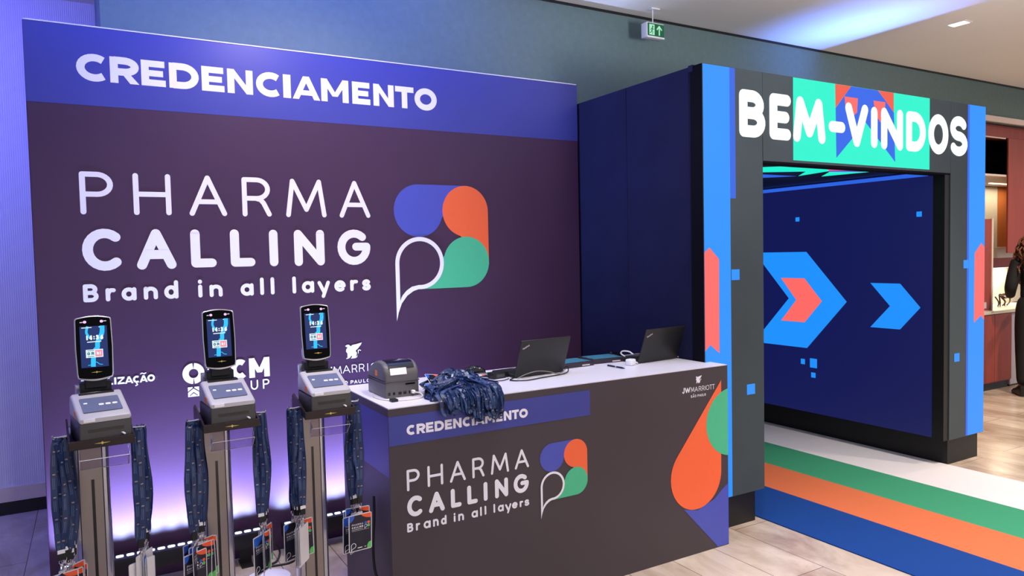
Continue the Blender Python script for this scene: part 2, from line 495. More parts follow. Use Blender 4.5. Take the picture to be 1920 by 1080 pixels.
def stroke2d(bm, pts, hw, mp, rnd, mi=0, lift=0.0):
    P = [Vector(p) for p in pts]
    closed = len(P) > 3 and (P[0]-P[-1]).length < 1e-6
    if closed: P = P[:-1]
    N = len(P)
    if N < 2: return
    segs = N if closed else N-1
    def disc(c):
        l0 = lz(lift)
        vs = [bm.verts.new(mp(c.x+hw*math.cos(2*PI*k/14), c.y+hw*math.sin(2*PI*k/14), l0)) for k in range(14)]
        bm.faces.new(vs).material_index = mi
    D = [(P[(i+1) % N]-P[i]).normalized() for i in range(segs)]
    L = []; R_ = []
    brk = []
    for i in range(N):
        din = D[i-1] if (closed or i > 0) else None
        dout = D[i] if (i < segs) else None
        if closed: din = D[(i-1) % segs]; dout = D[i]
        if din is None: n = Vector((-dout.y, dout.x)); L.append((n, n)); continue
        if dout is None: n = Vector((-din.y, din.x)); L.append((n, n)); continue
        n1 = Vector((-din.y, din.x)); n2 = Vector((-dout.y, dout.x))
        dt = max(-1, min(1, din.dot(dout)))
        if dt > .55:
            m = (n1+n2).normalized(); m = m/max(.5, m.dot(n1)); L.append((m, m))
        else:
            if rnd: L.append((n1, n2)); brk.append(i)
            else:
                m = (n1+n2)
                if m.length < .2: L.append((n1, n2))
                else:
                    m.normalize(); m = m/max(.35, m.dot(n1)); L.append((m, m))
    l1 = lz(lift)
    for i in range(segs):
        if i in brk: l1 = lz(lift)
        a, b = P[i], P[(i+1) % N]
        na, nbv = L[i][1], L[(i+1) % N][0]
        q = [a+na*hw, b+nbv*hw, b-nbv*hw, a-na*hw]
        vs = [bm.verts.new(mp(p.x, p.y, l1)) for p in q]
        bm.faces.new(vs).material_index = mi
    if rnd:
        for i in brk: disc(P[i])
        if not closed: disc(P[0]); disc(P[-1])

def poly2d(bm, pts, mp, mi=0, lift=0.0):
    vs = [bm.verts.new(mp(x, y, lift)) for x, y in pts]
    f = bm.faces.new(vs); f.material_index = mi; f.normal_update()
    bmesh.ops.triangulate(bm, faces=[f])

def glyph(bm, ch, x0, x1, z0, z1, t, mp, rnd=True, mi=0, lift=0.0):
    hw = t/2
    w = x1-x0; h = z1-z0
    if not rnd:
        tx = t/w; ty = t/h*.92
        def P(pts): poly2d(bm, [(x0+a*w, z0+b*h) for a, b in pts], mp, mi, lz(lift))
        def RC(a0, a1, b0, b1): P([(a0, b0), (a1, b0), (a1, b1), (a0, b1)])
        if ch == 'I': RC(0, 1, 0, 1); return
        if ch == 'E': RC(0, tx, 0, 1); RC(tx, 1, 0, ty); RC(tx, .97, 1-ty, 1); RC(tx, .9, .5-ty*.47, .5+ty*.47); return
        if ch == 'L': RC(0, tx, 0, 1); RC(tx, 1, 0, ty); return
        if ch == 'T': RC(0, 1, 1-ty, 1); RC(.5-tx/2, .5+tx/2, 0, 1-ty); return
        if ch == 'A':
            P([(0, 0), (tx*.98, 0), (.5+tx*.48, 1), (.5-tx*.48, 1)]); P([(1, 0), (1-tx*.98, 0), (.5-tx*.48, 1), (.5+tx*.48, 1)]); RC(.25, .75, .18, .18+ty*.85); return
        if ch == 'N':
            RC(0, tx, 0, 1); RC(1-tx, 1, 0, 1); P([(0, 1), (tx*.95, 1), (1, 0), (1-tx*.95, 0)]); return
        if ch == 'M':
            RC(0, tx, 0, 1); RC(1-tx, 1, 0, 1); P([(0, 1), (tx*.95, 1), (.5+tx*.42, .24), (.5-tx*.42, .24)]); P([(1, 1), (1-tx*.95, 1), (.5-tx*.42, .24), (.5+tx*.42, .24)]); return
        if ch == 'V':
            P([(0, 1), (tx, 1), (.5+tx*.5, 0), (.5-tx*.5, 0)]); P([(1, 1), (1-tx, 1), (.5-tx*.5, 0), (.5+tx*.5, 0)]); return
        if ch == 'Z':
            RC(0, 1, 0, ty); RC(0, 1, 1-ty, 1); P([(0, ty*.9), (tx*1.1, ty*.9), (1, 1-ty*.9), (1-tx*1.1, 1-ty*.9)]); return
        if ch == 'R':
            RC(0, tx, 0, 1)
            P([(.40, .38), (.40+tx*1.0, .38), (1, 0), (1-tx*1.15, 0)])
            pts = [(tx*.5, 1-ty/2), (.5, 1-ty/2)]+arc(.5, .655, .5-tx*.5, .345-ty/2, 80, -90)+[(tx*.5, .31+ty/2)]
            stroke2d(bm, [(x0+a*w, z0+b*h) for a, b in pts], hw, mp, False, mi, lift); return
        if ch == 'P':
            RC(0, tx, 0, 1)
            pts = [(tx*.5, 1-ty/2), (.5, 1-ty/2)]+arc(.5, .64, .5-tx*.5, .36-ty/2, 80, -90)+[(tx*.5, .28+ty/2)]
            stroke2d(bm, [(x0+a*w, z0+b*h) for a, b in pts], hw, mp, False, mi, lift); return
        if ch == 'D':
            RC(0, tx, 0, 1)
            pts = [(tx*.5, 1-ty/2), (.45, 1-ty/2)]+arc(.45, .5, .55-tx*.5, .5-ty/2, 80, -90)+[(tx*.5, ty/2)]
            stroke2d(bm, [(x0+a*w, z0+b*h) for a, b in pts], hw, mp, False, mi, lift); return
    if ch in 'IlI:i' and w < 3*t:
        cx = (x0+x1)/2
        f = lambda p: (cx, z0+hw+p[1]*(h-t))
    else:
        f = lambda p: (x0+hw+p[0]*(w-t), z0+hw+p[1]*(h-t))
    for st in GL[ch]:
        pts = [f(p) for p in st]
        stroke2d(bm, pts, hw, mp, rnd, mi, lift)

def text_list(bm, L, t, mp, rnd=True, mi=0, lift=0.0):
    for ch, a, b, z0, z1 in L: glyph(bm, ch, a, b, z0, z1, t, mp, rnd, mi, lift)

WD = {'I': .3, 'i': .3, 'l': .3, 'M': 1.25, 'W': 1.3, ':': .3, 'r': .7, '1': .6, 'J': .6, 'L': .75, 'E': .75, '-': .5, 's': .8}
def text(bm, s, x0, z0, h, t, mp, rnd=True, mi=0, lift=0.0, aspect=.72, gap=.28, width=None):
    tot = sum((WD.get(c, 1)*aspect if c != ' ' else .5)+gap for c in s)-gap
    k = (width/(tot*h)) if width else 1.0
    x = x0
    for c in s:
        if c == ' ': x += (.5+gap)*h*k; continue
        w = WD.get(c, 1)*aspect*h*k
        zz = h if (c.isupper() or c in 'dilhk0123456789:-') else h*.68
        if c == 'y': glyph(bm, c, x, x+w, z0-h*.3, z0+h*.68, t, mp, rnd, mi, lift)
        else: glyph(bm, c, x, x+w, z0, z0+zz, t, mp, rnd, mi, lift)
        x += w+gap*h*k
    return x

def plane_y(Y):            # a sheet facing -Y: (x, z, lift towards the viewer)
    return lambda a, b, l=0.0: (a, Y-.0012-l, b)

def drop_poly(cx, cy, r, tip, t0, t1, n=40):
    """circle from angle t0 to t1 (degrees, ccw) then a tip point"""
    return [(cx+r*math.cos(math.radians(t0+(t1-t0)*k/n)), cy+r*math.sin(math.radians(t0+(t1-t0)*k/n))) for k in range(n+1)]+list(tip)

def brand_logo(parent, mp, cx0, cz0, d, r):
    """four drops: blue, orange, green and a white outlined one; (cx0,cz0) = centre, d = half spacing"""
    bx, bz = cx0-d, cz0+d; ox, oz = cx0+d, cz0+d; gx, gz = cx0+d, cz0-d; wx, wz = cx0-d, cz0-d
    T = 2.15*r
    b = nb(); poly2d(b, drop_poly(bx, bz, r, [(bx+T, bz+r)], 90, 345), mp, 0, .0002); obj('logo_blue_drop', b, MT['logo_blue'], parent)
    b = nb(); poly2d(b, drop_poly(ox, oz, r, [(ox+r, oz-T)], 0, 255), mp, 0, .0006); obj('logo_orange_drop', b, MT['logo_orange'], parent)
    b = nb(); poly2d(b, drop_poly(gx, gz, r, [(gx-T, gz-r)], -90, 165), mp, 0, .0010); obj('logo_green_drop', b, MT['logo_green'], parent)
    ri = r*.84
    tipo = (wx-r, wz-T-r*.02)
    outer = arc(wx, wz, r, r, 180, -95, 40)
    curve_o = [(wx-r*.30, wz-r*1.06), (wx-r*.55, wz-r*1.22), (wx-r*.78, wz-r*1.50), (wx-r*.92, wz-r*1.85), tipo]
    inner = arc(wx, wz, ri, ri, 180, -95, 40)
    curve_i = [(wx-r*.36, wz-r*.89), (wx-r*.58, wz-r*1.03), (wx-r*.74, wz-r*1.20), (wx-r*.80, wz-r*1.30), (wx-ri, wz-r*1.42)]
    O = outer+curve_o; I_ = inner+curve_i
    # dark inside so that the green drop does not show through
    return O, I_, (wx, wz)

def white_drop(parent, mp, O, I_, inner_mat):
    b = nb(); poly2d(b, O, mp, 0, .0013); obj('logo_drop_field', b, inner_mat, parent)
    b = nb()
    vo = [b.verts.new(mp(x, y, .0017)) for x, y in O]; vi = [b.verts.new(mp(x, y, .0017)) for x, y in I_]
    n = len(O)
    for i in range(n): b.faces.new([vo[i], vo[(i+1) % n], vi[(i+1) % n], vi[i]])
    obj('logo_white_outline', b, MT['white_vinyl'], parent)

GRIFFIN = [(.02, .86), (.12, .92), (.22, .93), (.30, .86), (.34, .80), (.40, .86), (.50, .90), (.66, .92), (.82, .96), (1.0, 1.0), (.94, .86), (.84, .74), (.76, .62), (.66, .54),
           (.62, .46), (.70, .36), (.74, .24), (.80, .34), (.80, .46), (.86, .50), (.92, .44), (.90, .36), (.94, .50), (.84, .56), (.74, .50), (.76, .34), (.70, .06), (.62, .01), (.34, 0),
           (.34, .05), (.40, .08), (.38, .22), (.30, .10), (.22, .03), (.08, 0), (.06, .05), (.14, .08), (.14, .36), (.06, .48), (.07, .62), (.14, .72), (.16, .78), (.08, .78)]
def griffin(bm, x0, x1, z0, z1, mp, mi=0, lift=0.0):
    poly2d(bm, [(x0+a*(x1-x0), z0+b*(z1-z0)) for a, b in GRIFFIN], mp, mi, lift)

# ================================================================== THE SETTING
b = nb(); box(b, -5, 14, -3.5, 9, -.05, 0); struct('floor', b, MT['floor'])
b = nb(); box(b, -5, 14, -3.5, 9, HC, HC+.1); struct('ceiling', b, MT['ceiling'])
WY = 4.32
b = nb()
box(b, .09, 3.02, WY, 5.85, 0, HC)
box(b, 3.02, 5.93, WY, WY+.3, 2.66, HC)
box(b, 5.93, 8.0, WY, WY+.3, 0, HC)
box(b, 8.0, 11.2, WY, WY+.3, 3.01, HC)
box(b, 11.2, 14, WY, WY+.3, 0, HC)
struct('wall_back', b, MT['wall_grey'])
b = nb(); box(b, -5, .09, 5.81, 5.95, 0, HC); struct('wall_left', b, MT['rib'])
b = nb(); box(b, -5, .085, 5.795, 5.809, .085, .18); struct('trim_1', b, MT['trim'])
b = nb(); box(b, -5, .085, 5.790, 5.809, 0, .083); struct('baseboard_left', b, MT['black'])
b = nb(); box(b, .09, 13.9, WY-.008, WY-.001, HC-.018, HC-.001); struct('gap_shade_strip', b, MT['black'])  # black strip stands in for the shade in the ceiling joint
b = nb(); box(b, -2.75, -2.6, -3.5, 5.8, 0, HC); struct('wall_light_block', b, MT['rib'])  # unseen wall added to keep world light off the left side
# pale frame round the niche at the right
b = nb(); box(b, 8.0, 11.2, WY-.035, WY-.001, 3.00, 3.06); box(b, 7.95, 8.0, WY-.035, WY-.001, 0, 3.06); struct('trim_3', b, MT['trim'])
# niche shell (hallway bar): back, sides, top
b = nb()
box(b, 7.9, 11.3, 5.25, 5.35, 0, 3.3); box(b, 7.88, 8.0, WY+.3, 5.25, 0, 3.3); box(b, 11.2, 11.32, WY+.3, 5.25, 0, 3.3); box(b, 7.9, 11.3, WY+.3, 5.3, 3.01, 3.3)
struct('wall_right', b, MT['wood_dark'])

# ================================================================== CARPET
b = nb()
XS = [3.496, 3.992, 4.44, 4.925, 5.512]
for i in range(4): box(b, XS[i], XS[i+1], -2.5, 7.5, .0005, .006, i)
o = obj('striped_carpet', b, [MT['carpet_blue'], MT['carpet_orange'], MT['carpet_green'], MT['carpet_white']])
tag(o, 'long carpet runner striped blue, orange, green and white leading into the archway', 'carpet')

# ================================================================== BACKDROP PANEL
YP = 4.2
bp_ = thing('backdrop_panel', 'tall dark purple backdrop wall with blue top band and large white lettering', 'backdrop panel', (0, 0, 0))
b = nb(); box(b, -.24, 2.985, YP, YP+.08, 0, 2.825, bev=.004); obj('panel_board', b, MT['vinyl'], bp_)
b = nb(); box(b, -.236, 2.981, YP+.001, YP+.079, 2.8252, 2.831); obj('top_edge_glint', b, MT['white_vinyl'], bp_)  # pale strip paints the light that the panel's top edge catches
mp = plane_y(YP)
b = nb(); poly2d(b, [(-.238, 2.437), (2.983, 2.437), (2.983, 2.822), (-.238, 2.822)], mp); obj('blue_band', b, MT['band'], bp_)
CRED = [('C',-.026,.107),('R',.120,.250),('E',.260,.373),('D',.390,.533),('E',.547,.660),('N',.676,.808),('C',.825,.958),('I',.971,1.013),('A',1.022,1.178),('M',1.185,1.346),('E',1.368,1.478),('N',1.498,1.627),('T',1.636,1.756),('O',1.762,1.911)]
b = nb()
for ch, a, c in CRED:
    e = .003 if ch in 'CO' else 0
    if ch == 'C': c += .010
    glyph(b, ch, a, c, 2.560-e, 2.690+e, .036, mp, False, 0, .0005)
obj('headline_lettering', b, MT['white_vinyl'], bp_)
b = nb()
text_list(b, [('P',-.037,.110,1.897,2.110),('H',.199,.375,1.896,2.110),('A',.461,.649,1.894,2.110),('R',.729,.884,1.893,2.108),('M',.963,1.193,1.891,2.108),('A',1.270,1.457,1.890,2.107)], .026, mp)
text_list(b, [('C',-.038,.144,1.614,1.826),('A',.202,.388,1.615,1.824),('L',.459,.586,1.619,1.822),('L',.658,.787,1.618,1.822),('I',.863,.912,1.615,1.820),('N',1.001,1.174,1.613,1.819),('G',1.251,1.451,1.611,1.820)], .047, mp)
text_list(b, [('B',-.043,.024,1.459,1.549),('r',.055,.101,1.459,1.526),('a',.126,.194,1.458,1.526),('n',.227,.293,1.459,1.526),('d',.323,.391,1.458,1.555),('i',.486,.510,1.458,1.554),('n',.544,.610,1.458,1.524),('a',.703,.772,1.456,1.524),('l',.806,.828,1.457,1.554),('l',.863,.885,1.457,1.554),('l',.982,1.006,1.457,1.554),('a',1.037,1.107,1.457,1.525),('y',1.127,1.199,1.424,1.523),('e',1.225,1.293,1.456,1.523),('r',1.320,1.368,1.457,1.523),('s',1.392,1.446,1.456,1.523)], .0205, mp)
obj('slogan_lettering', b, MT['white_vinyl'], bp_)
O, I_, wc = brand_logo(bp_, mp, 1.931, 1.774, .1625, .1625)
white_drop(bp_, mp, O, I_, MT['vinyl'])
# sponsor line
b = nb()
text_list(b, [('R',-.070,-.036,1.034,1.070),('E',-.030,-.004,1.034,1.070),('A',.000,.040,1.034,1.070),('L',.046,.070,1.034,1.070),('I',.075,.085,1.034,1.070),('Z',.090,.122,1.033,1.070),('A',.122,.162,1.032,1.069)], .0095, mp, False)
text_list(b, [('C',.160,.192,1.032,1.069)], .0095, mp, False)
stroke2d(b, [(.176, 1.031), (.180, 1.022), (.172, 1.018)], .003, mp, True)
text_list(b, [('A',.190,.228,1.032,1.068)], .0095, mp, False)
stroke2d(b, [(.196, 1.076), (.203, 1.080), (.212, 1.075), (.220, 1.079)], .0028, mp, True)
text_list(b, [('O',.226,.262,1.032,1.069),(':',.268,.275,1.034,1.064)], .0095, mp, False)
obj('credit_lettering', b, MT['white_vinyl'], bp_)
b = nb()
stroke2d(b, arc(.447, 1.053, .038, .040, 92, 268, 20), .0155, mp, False); stroke2d(b, arc(.449, 1.053, .038, .040, 88, -88, 20), .0155, mp, False)
poly2d(b, [(.417, .929), (.472, .929), (.472, .952), (.4445, .972), (.417, .952)], mp); poly2d(b, [(.417, .958), (.44, .976), (.44, .981), (.417, .981)], mp); poly2d(b, [(.472, .958), (.449, .976), (.449, .981), (.472, .981)], mp)
poly2d(b, [(.425, .931), (.4445, .948), (.464, .931), (.464, .936), (.4445, .953), (.425, .936)], mp, 1, .0004)
text_list(b, [('O',.515,.610,.999,1.108),('C',.636,.724,.999,1.108),('M',.732,.842,.999,1.108)], .030, mp, False)
text_list(b, [('G',.500,.545,.931,.985),('R',.565,.602,.931,.985),('O',.622,.670,.931,.985),('U',.737,.777,.931,.985),('P',.802,.838,.931,.985)], .0075, mp)
obj('organiser_logo', b, [MT['white_vinyl'], MT['vinyl']], bp_)
b = nb(); griffin(b, 1.276, 1.380, 1.055, 1.146, mp)
text_list(b, [('J',1.135,1.155,.970,1.018),('W',1.150,1.196,.970,1.018)], .0075, mp, True)
text_list(b, [('M',1.200,1.253,.971,1.018),('A',1.259,1.304,.971,1.018),('R',1.314,1.347,.970,1.018),('R',1.358,1.392,.970,1.018),('I',1.408,1.416,.971,1.018),('O',1.430,1.478,.971,1.018),('T',1.486,1.524,.971,1.018),('T',1.532,1.570,.971,1.018)], .0045, mp)
text_list(b, [('S',1.212,1.230,.904,.925),('A',1.238,1.258,.904,.925),('O',1.264,1.286,.904,.925),('P',1.304,1.322,.904,.925),('A',1.326,1.346,.904,.925),('U',1.352,1.371,.904,.925),('L',1.382,1.396,.904,.925),('O',1.404,1.426,.904,.925)], .0038, mp)
stroke2d(b, [(1.242, .930), (1.247, .933), (1.252, .930), (1.256, .933)], .0014, mp, True)
obj('hotel_logo', b, MT['white_vinyl'], bp_)

# ================================================================== RECEPTION COUNTER
YC = 2.8785; CX0, CX1, CT = 1.0501, 3.0355, 1.012
rc = thing('reception_counter', 'dark printed reception counter with white top and colourful drop graphics', 'counter', (0, 0, 0))
b = nb(); prism(b, [(CX0, YC), (CX1, YC), (CX1, 3.006), (2.993, 3.006), (2.993, 3.53), (CX0, 3.53)], 'z', 0, CT); obj('counter_body', b, MT['vinyl_counter'], rc)
b = nb(); prism(b, [(CX0+.002, YC+.002), (CX1-.002, YC+.002), (CX1-.002, 3.004), (2.991, 3.004), (2.991, 3.528), (CX0+.002, 3.528)], 'z', CT, CT+.004); obj('countertop', b, MT['counter_top'], rc)
mc = plane_y(YC)
b = nb(); poly2d(b, [(CX0, .8554), (2.0917, .8554), (2.0917, .980), (CX0, .980)], mc)
vs = [b.verts.new((CX0-.0012, y, z)) for y, z in ((YC, .72), (3.53, .72), (3.53, .98), (YC, .98))]; b.faces.new(vs)
obj('blue_band', b, MT['band'], rc)
b = nb()
for ch, a, c in CRED:
    glyph(b, ch, 1.130+(a+.026)*.3113, 1.130+(c+.026)*.3113, .8920, .9350, .0120, mc, False, 0, .0005)
obj('headline_lettering', b, MT['white_vinyl'], rc)
b = nb()
text_list(b, [('P',1.124,1.184,.652,.744),('H',1.220,1.294,.653,.745),('A',1.326,1.404,.653,.745),('R',1.437,1.498,.653,.744),('M',1.531,1.626,.653,.744),('A',1.657,1.734,.656,.746)], .0115, mc)
text_list(b, [('C',1.123,1.196,.537,.627),('A',1.223,1.298,.537,.626),('L',1.328,1.380,.539,.624),('L',1.409,1.461,.539,.624),('I',1.491,1.512,.540,.626),('N',1.550,1.619,.540,.628),('G',1.649,1.731,.541,.630)], .0200, mc)
text_list(b, [('B',1.120,1.148,.474,.513),('r',1.160,1.180,.474,.506),('a',1.196,1.229,.474,.507),('n',1.240,1.267,.474,.507),('d',1.278,1.305,.474,.515),('i',1.338,1.350,.475,.515),('n',1.362,1.390,.474,.506),('a',1.428,1.460,.474,.506),('l',1.471,1.480,.475,.517),('l',1.494,1.503,.476,.517),('l',1.540,1.549,.476,.517),('a',1.563,1.594,.475,.506),('y',1.601,1.634,.459,.504),('e',1.638,1.668,.475,.505),('r',1.679,1.698,.475,.504),('s',1.705,1.731,.475,.505)], .0088, mc)
obj('slogan_lettering', b, MT['white_vinyl'], rc)
O, I_, wc = brand_logo(rc, mc, 1.932, .6125, .0685, .0685)
white_drop(rc, mc, O, I_, MT['vinyl_counter'])
b = nb(); griffin(b, 2.795, 2.840, .936, .976, mc)
text_list(b, [('J',2.696,2.714,.890,.921),('W',2.716,2.756,.891,.921)], .0062, mc)
text_list(b, [('M',2.760,2.785,.891,.918),('A',2.787,2.811,.891,.918),('R',2.817,2.835,.891,.918),('R',2.840,2.858,.891,.918),('I',2.862,2.867,.891,.918),('O',2.870,2.895,.891,.918),('T',2.897,2.916,.891,.918),('T',2.917,2.936,.891,.918)], .0030, mc)
text_list(b, [('S',2.758,2.769,.861,.875),('A',2.772,2.784,.861,.875),('O',2.787,2.799,.861,.875),('P',2.808,2.818,.861,.875),('A',2.820,2.832,.861,.875),('U',2.834,2.844,.861,.875),('L',2.847,2.855,.861,.875),('O',2.857,2.869,.861,.875)], .0026, mc)
stroke2d(b, [(2.774, .878), (2.777, .880), (2.780, .878), (2.783, .880)], .001, mc, True)
obj('hotel_logo', b, MT['white_vinyl'], rc)
# big drops at the right end
lim = CX1-.0005
def clipx(pts):
    out = []
    for i, p in enumerate(pts):
        q = pts[(i+1) % len(pts)]
        if p[0] <= lim: out.append(p)
        if (p[0] <= lim) != (q[0] <= lim):
            t = (lim-p[0])/(q[0]-p[0]); out.append((lim, p[1]+t*(q[1]-p[1])))
    return out
r_ = .185
cx_, cz_ = 2.795, .432
# orange: circle with a pointed top leaning right
apex = Vector((2.985, .935)); cc = Vector((cx_, cz_)); dv = apex-cc; ph = math.degrees(math.atan2(dv.y, dv.x)); th = math.degrees(math.acos(r_/dv.length))
pts = drop_poly(cx_, cz_, r_, [tuple(apex)], ph+th, ph-th+360, 48)
b = nb(); poly2d(b, clipx(drop_poly(3.10, .30-.02, .30, [], 95, 250, 30)+[(2.951, .006), (3.2, .006), (3.2, .35)]) if False else [(2.700, .262), (2.951, .004), (lim, .004), (lim, .350), (2.985, .322), (2.93, .28), (2.80, .24)], mc, 0, .0002); obj('drop_blue', b, MT['logo_blue'], rc)
b = nb(); poly2d(b, clipx(pts), mc, 0, .0006); obj('drop_orange', b, MT['logo_orange'], rc)
b = nb(); poly2d(b, clipx(arc(3.065, .695, .195, .190, 0, 360, 60)[:-1]), mc, 0, .0010); obj('drop_green', b, MT['logo_green'], rc)

# ================================================================== LED ARCHWAY
YF = 3.0135
A0, A1, AI, AJ, ZI, ZT, ZB = 3.001, 5.942, 3.4854, 5.4743, 2.1793, 2.7, .2
ar = thing('welcome_archway', 'big black video-screen archway with white glowing welcome lettering over a passage', 'archway', (0, 0, 0))
b = nb(); box(b, A0, AI, YF, 3.11, ZB, ZT); s_l = obj('left_column', b, MT['led_off'], ar)
b = nb(); box(b, AJ, A1, YF, 3.11, ZB, ZT); s_r = obj('right_column', b, MT['led_off'], ar)
b = nb(); box(b, AI+.002, AJ-.002, YF, 3.11, ZI, ZT); s_t = obj('lintel_screen', b, MT['led_off'], ar)
b = nb(); box(b, AI+.002, AJ-.002, YF+.002, 3.11, ZI-.012, ZI-.001); obj('lintel_underside', b, MT['black_fabric'], ar)
b = nb(); box(b, A0, AI-.01, 3.1101, 4.31, ZB, ZT)
for y in (3.125, 3.686): box(b, A0-.004, A0+.01, y-.004, y+.004, ZB, ZT-.004)
box(b, A0-.006, A0+.06, 3.085, 3.12, ZT-.03, ZT+.006)
obj('fabric_side', b, MT['fabric'], ar)
b = nb(); box(b, A0-.003, A0-.0002, YF+.004, 3.109, ZB, ZT); obj('column_edge', b, MT['black_fabric'], ar)
b = nb(); box(b, 5.4753, A1-.01, 3.1101, 7.0, .2, 2.26); box(b, 5.80, A1-.01, 3.1101, 4.30, 2.26, ZT-.02); box(b, 5.41, 5.475, YF+.006, 3.105, ZB, ZI-.001); obj('right_tunnel_frame', b, MT['black'], ar)
b = nb(); box(b, 5.4076, 5.4750, 3.106, 7.0, .2136, 2.205); wall_s = obj('passage_wall_screen', b, MT['led_navy'], ar)
b = nb(); box(b, AI, 5.4743, 3.112, 7.0, 2.21, 2.26); obj('passage_ceiling_screen', b, MT['black'], ar)
b = nb(); box(b, AI-.009, AI-.002, 3.112, 7.0, .2, 2.2); box(b, AI-.4, AJ+.4, 7.0, 7.05, 0, 2.6); obj('left_tunnel_lining', b, MT['black'], ar)
b = nb(); box(b, 5.532, A1-.01, 3.112, 4.30, ZT-.022, ZT-.012); obj('roof_beam_shield', b, MT['black_fabric'], ar)  # unseen plate, placed so its edge cuts off the blue roof wash
b = nb(); box(b, 5.42, 5.472, 3.16, 4.28, 2.262, 2.385); obj('roof_wash_bar', b, MT['black'], ar)
b = nb(); box(b, 3.05, 3.445, 3.052, 4.31, 0, ZB-.001); obj('plinth', b, MT['black'], ar)
b = nb(); box(b, 5.522, 5.935, 3.052, 7.0, 0, ZB-.001); obj('plinth', b, MT['black'], ar)
# seams between the screen cabinets
b = nb()
for x in (AI, ): poly2d(b, [(x-.002, ZI), (x+.002, ZI), (x+.002, 2.32), (x-.002, 2.32)], plane_y(YF))
obj('cabinet_seam', b, MT['black'], s_t)
ma = plane_y(YF)
def led_poly(name, pts, m, parent, lift=0.0, f=ma):
    b = nb(); poly2d(b, pts, f, 0, lift); return obj(name, b, m, parent)
def rect(x0, x1, z0, z1): return [(x0, z0), (x1, z0), (x1, z1), (x0, z1)]
led_poly('bright_stripe', rect(A0+.001, 3.211, ZB+.002, ZT-.002), MT['led_blue'], s_l)
led_poly('deep_stripe', rect(3.211, 3.256, 1.95, ZT-.002), MT['led_blue_deep'], s_l)
led_poly('coral_arrow', [(A0+.001, 1.640), (3.042, 1.668), (3.116, 1.601), (3.114, 1.058), (3.042, 1.112), (A0+.001, 1.078)], MT['led_red'], s_l, .0006)
led_poly('pixel_square', rect(3.216, 3.282, 1.476, 1.538), MT['led_blue'], s_l, .0004)
led_poly('pixel_square', rect(3.337, 3.406, .789, .851), MT['led_blue'], s_l, .0004)
led_poly('bright_stripe', rect(5.722, A1-.001, ZB+.002, ZT-.002), MT['led_blue'], s_r)
led_poly('deep_stripe', rect(5.694, 5.722, ZB+.002, ZT-.002), MT['led_blue_deep'], s_r)
led_poly('coral_arrow', [(5.800, 1.588), (5.893, 1.665), (A1-.001, 1.630), (A1-.001, 1.072), (5.893, 1.108), (5.798, 1.058)], MT['led_red'], s_r, .0006)
led_poly('pixel_square', rect(5.649, 5.718, 1.477, 1.539), MT['led_blue'], s_r, .0004)
led_poly('pixel_square', rect(5.534, 5.604, .782, .845), MT['led_blue'], s_r, .0004)
gx0, gx1 = 3.755, 5.203
led_poly('turquoise_field', rect(gx0, gx1, ZI+.015, ZT-.002), MT['led_green'], s_t)
led_poly('blue_arrow', [(4.318, 2.697), (4.602, 2.697), (4.779, 2.565), (4.795, 2.230), (4.469, 2.476), (4.167, 2.228), (4.160, 2.545)], led('led_arrow_blue', (40, 100, 232), 1.0), s_t, .0004)
led_poly('red_corner', [(4.155, 2.697), (4.318, 2.697), (4.158, 2.545)], MT['led_red2'], s_t, .0008)
led_poly('red_corner', [(4.602, 2.697), (4.777, 2.697), (4.777, 2.565)], MT['led_red2'], s_t, .0008)
led_poly('red_patch', [(4.249, 2.626), (4.387, 2.626), (4.379, 2.533), (4.304, 2.489), (4.263, 2.537)], MT['led_red'], s_t, .0008)
led_poly('red_patch', [(4.553, 2.626), (4.683, 2.626), (4.677, 2.550), (4.629, 2.487), (4.575, 2.536)], MT['led_red'], s_t, .0008)
b = nb()
text_list(b, [('B',3.286,3.506,2.310,2.585),('E',3.542,3.733,2.310,2.585),('M',3.752,4.058,2.308,2.588),('-',4.089,4.255,2.393,2.457),('V',4.255,4.494,2.308,2.591),('I',4.522,4.597,2.312,2.585),('N',4.634,4.882,2.309,2.589),('D',4.918,5.153,2.312,2.588),('O',5.183,5.436,2.308,2.594),('S',5.455,5.690,2.308,2.600)], .070, ma, True, 0, .0016)
obj('welcome_lettering', b, MT['led_white'], s_t)
# passage wall screen graphics, on the plane x = 5.4076 facing -x
mw = lambda y, z, l=0.0: (5.4076-.0012-l, y, z)
def chev(tip, notch, yb, z0, z1, ys): return [(yb, z1), (ys, z1), (tip, (z0+z1)/2), (ys, z0), (yb, z0), (notch, (z0+z1)/2)]
led_poly('big_chevron', [(4.92, 1.622), (4.204, 1.622), (3.812, 1.204), (4.2, .778), (4.92, .778), (4.92, .60+.20), (4.78, .795), (4.391, 1.212), (4.78, 1.622)] if False else [(4.775, 1.622), (4.204, 1.622), (3.812, 1.202), (4.200, .778), (4.790, .778), (4.391, 1.208)], MT['led_blue'], wall_s, 0, mw)
led_poly('coral_chevron', chev(4.049, 4.311, 4.475, 1.003, 1.390, 4.224), MT['led_red'], wall_s, .0005, mw)
led_poly('small_chevron', chev(3.193, 3.436, 3.602, 1.008, 1.364, 3.353), MT['led_blue'], wall_s, 0, mw)
for y0, y1, z0, z1 in ((4.222, 4.265, .631, .678), (4.099, 4.171, .611, .692), (4.114, 4.159, .525, .569), (4.275, 4.316, 1.891, 1.928), (3.186, 3.227, 1.872, 1.911)):
    led_poly('pixel_square', rect(y0, y1, z0, z1), MT['led_blue'], wall_s, 0, mw)
led_poly('edge_line', [(3.14, 2.170), (7.0, 2.170), (7.0, 2.200), (3.14, 2.200)], MT['led_blue_deep'], wall_s, 0, mw)
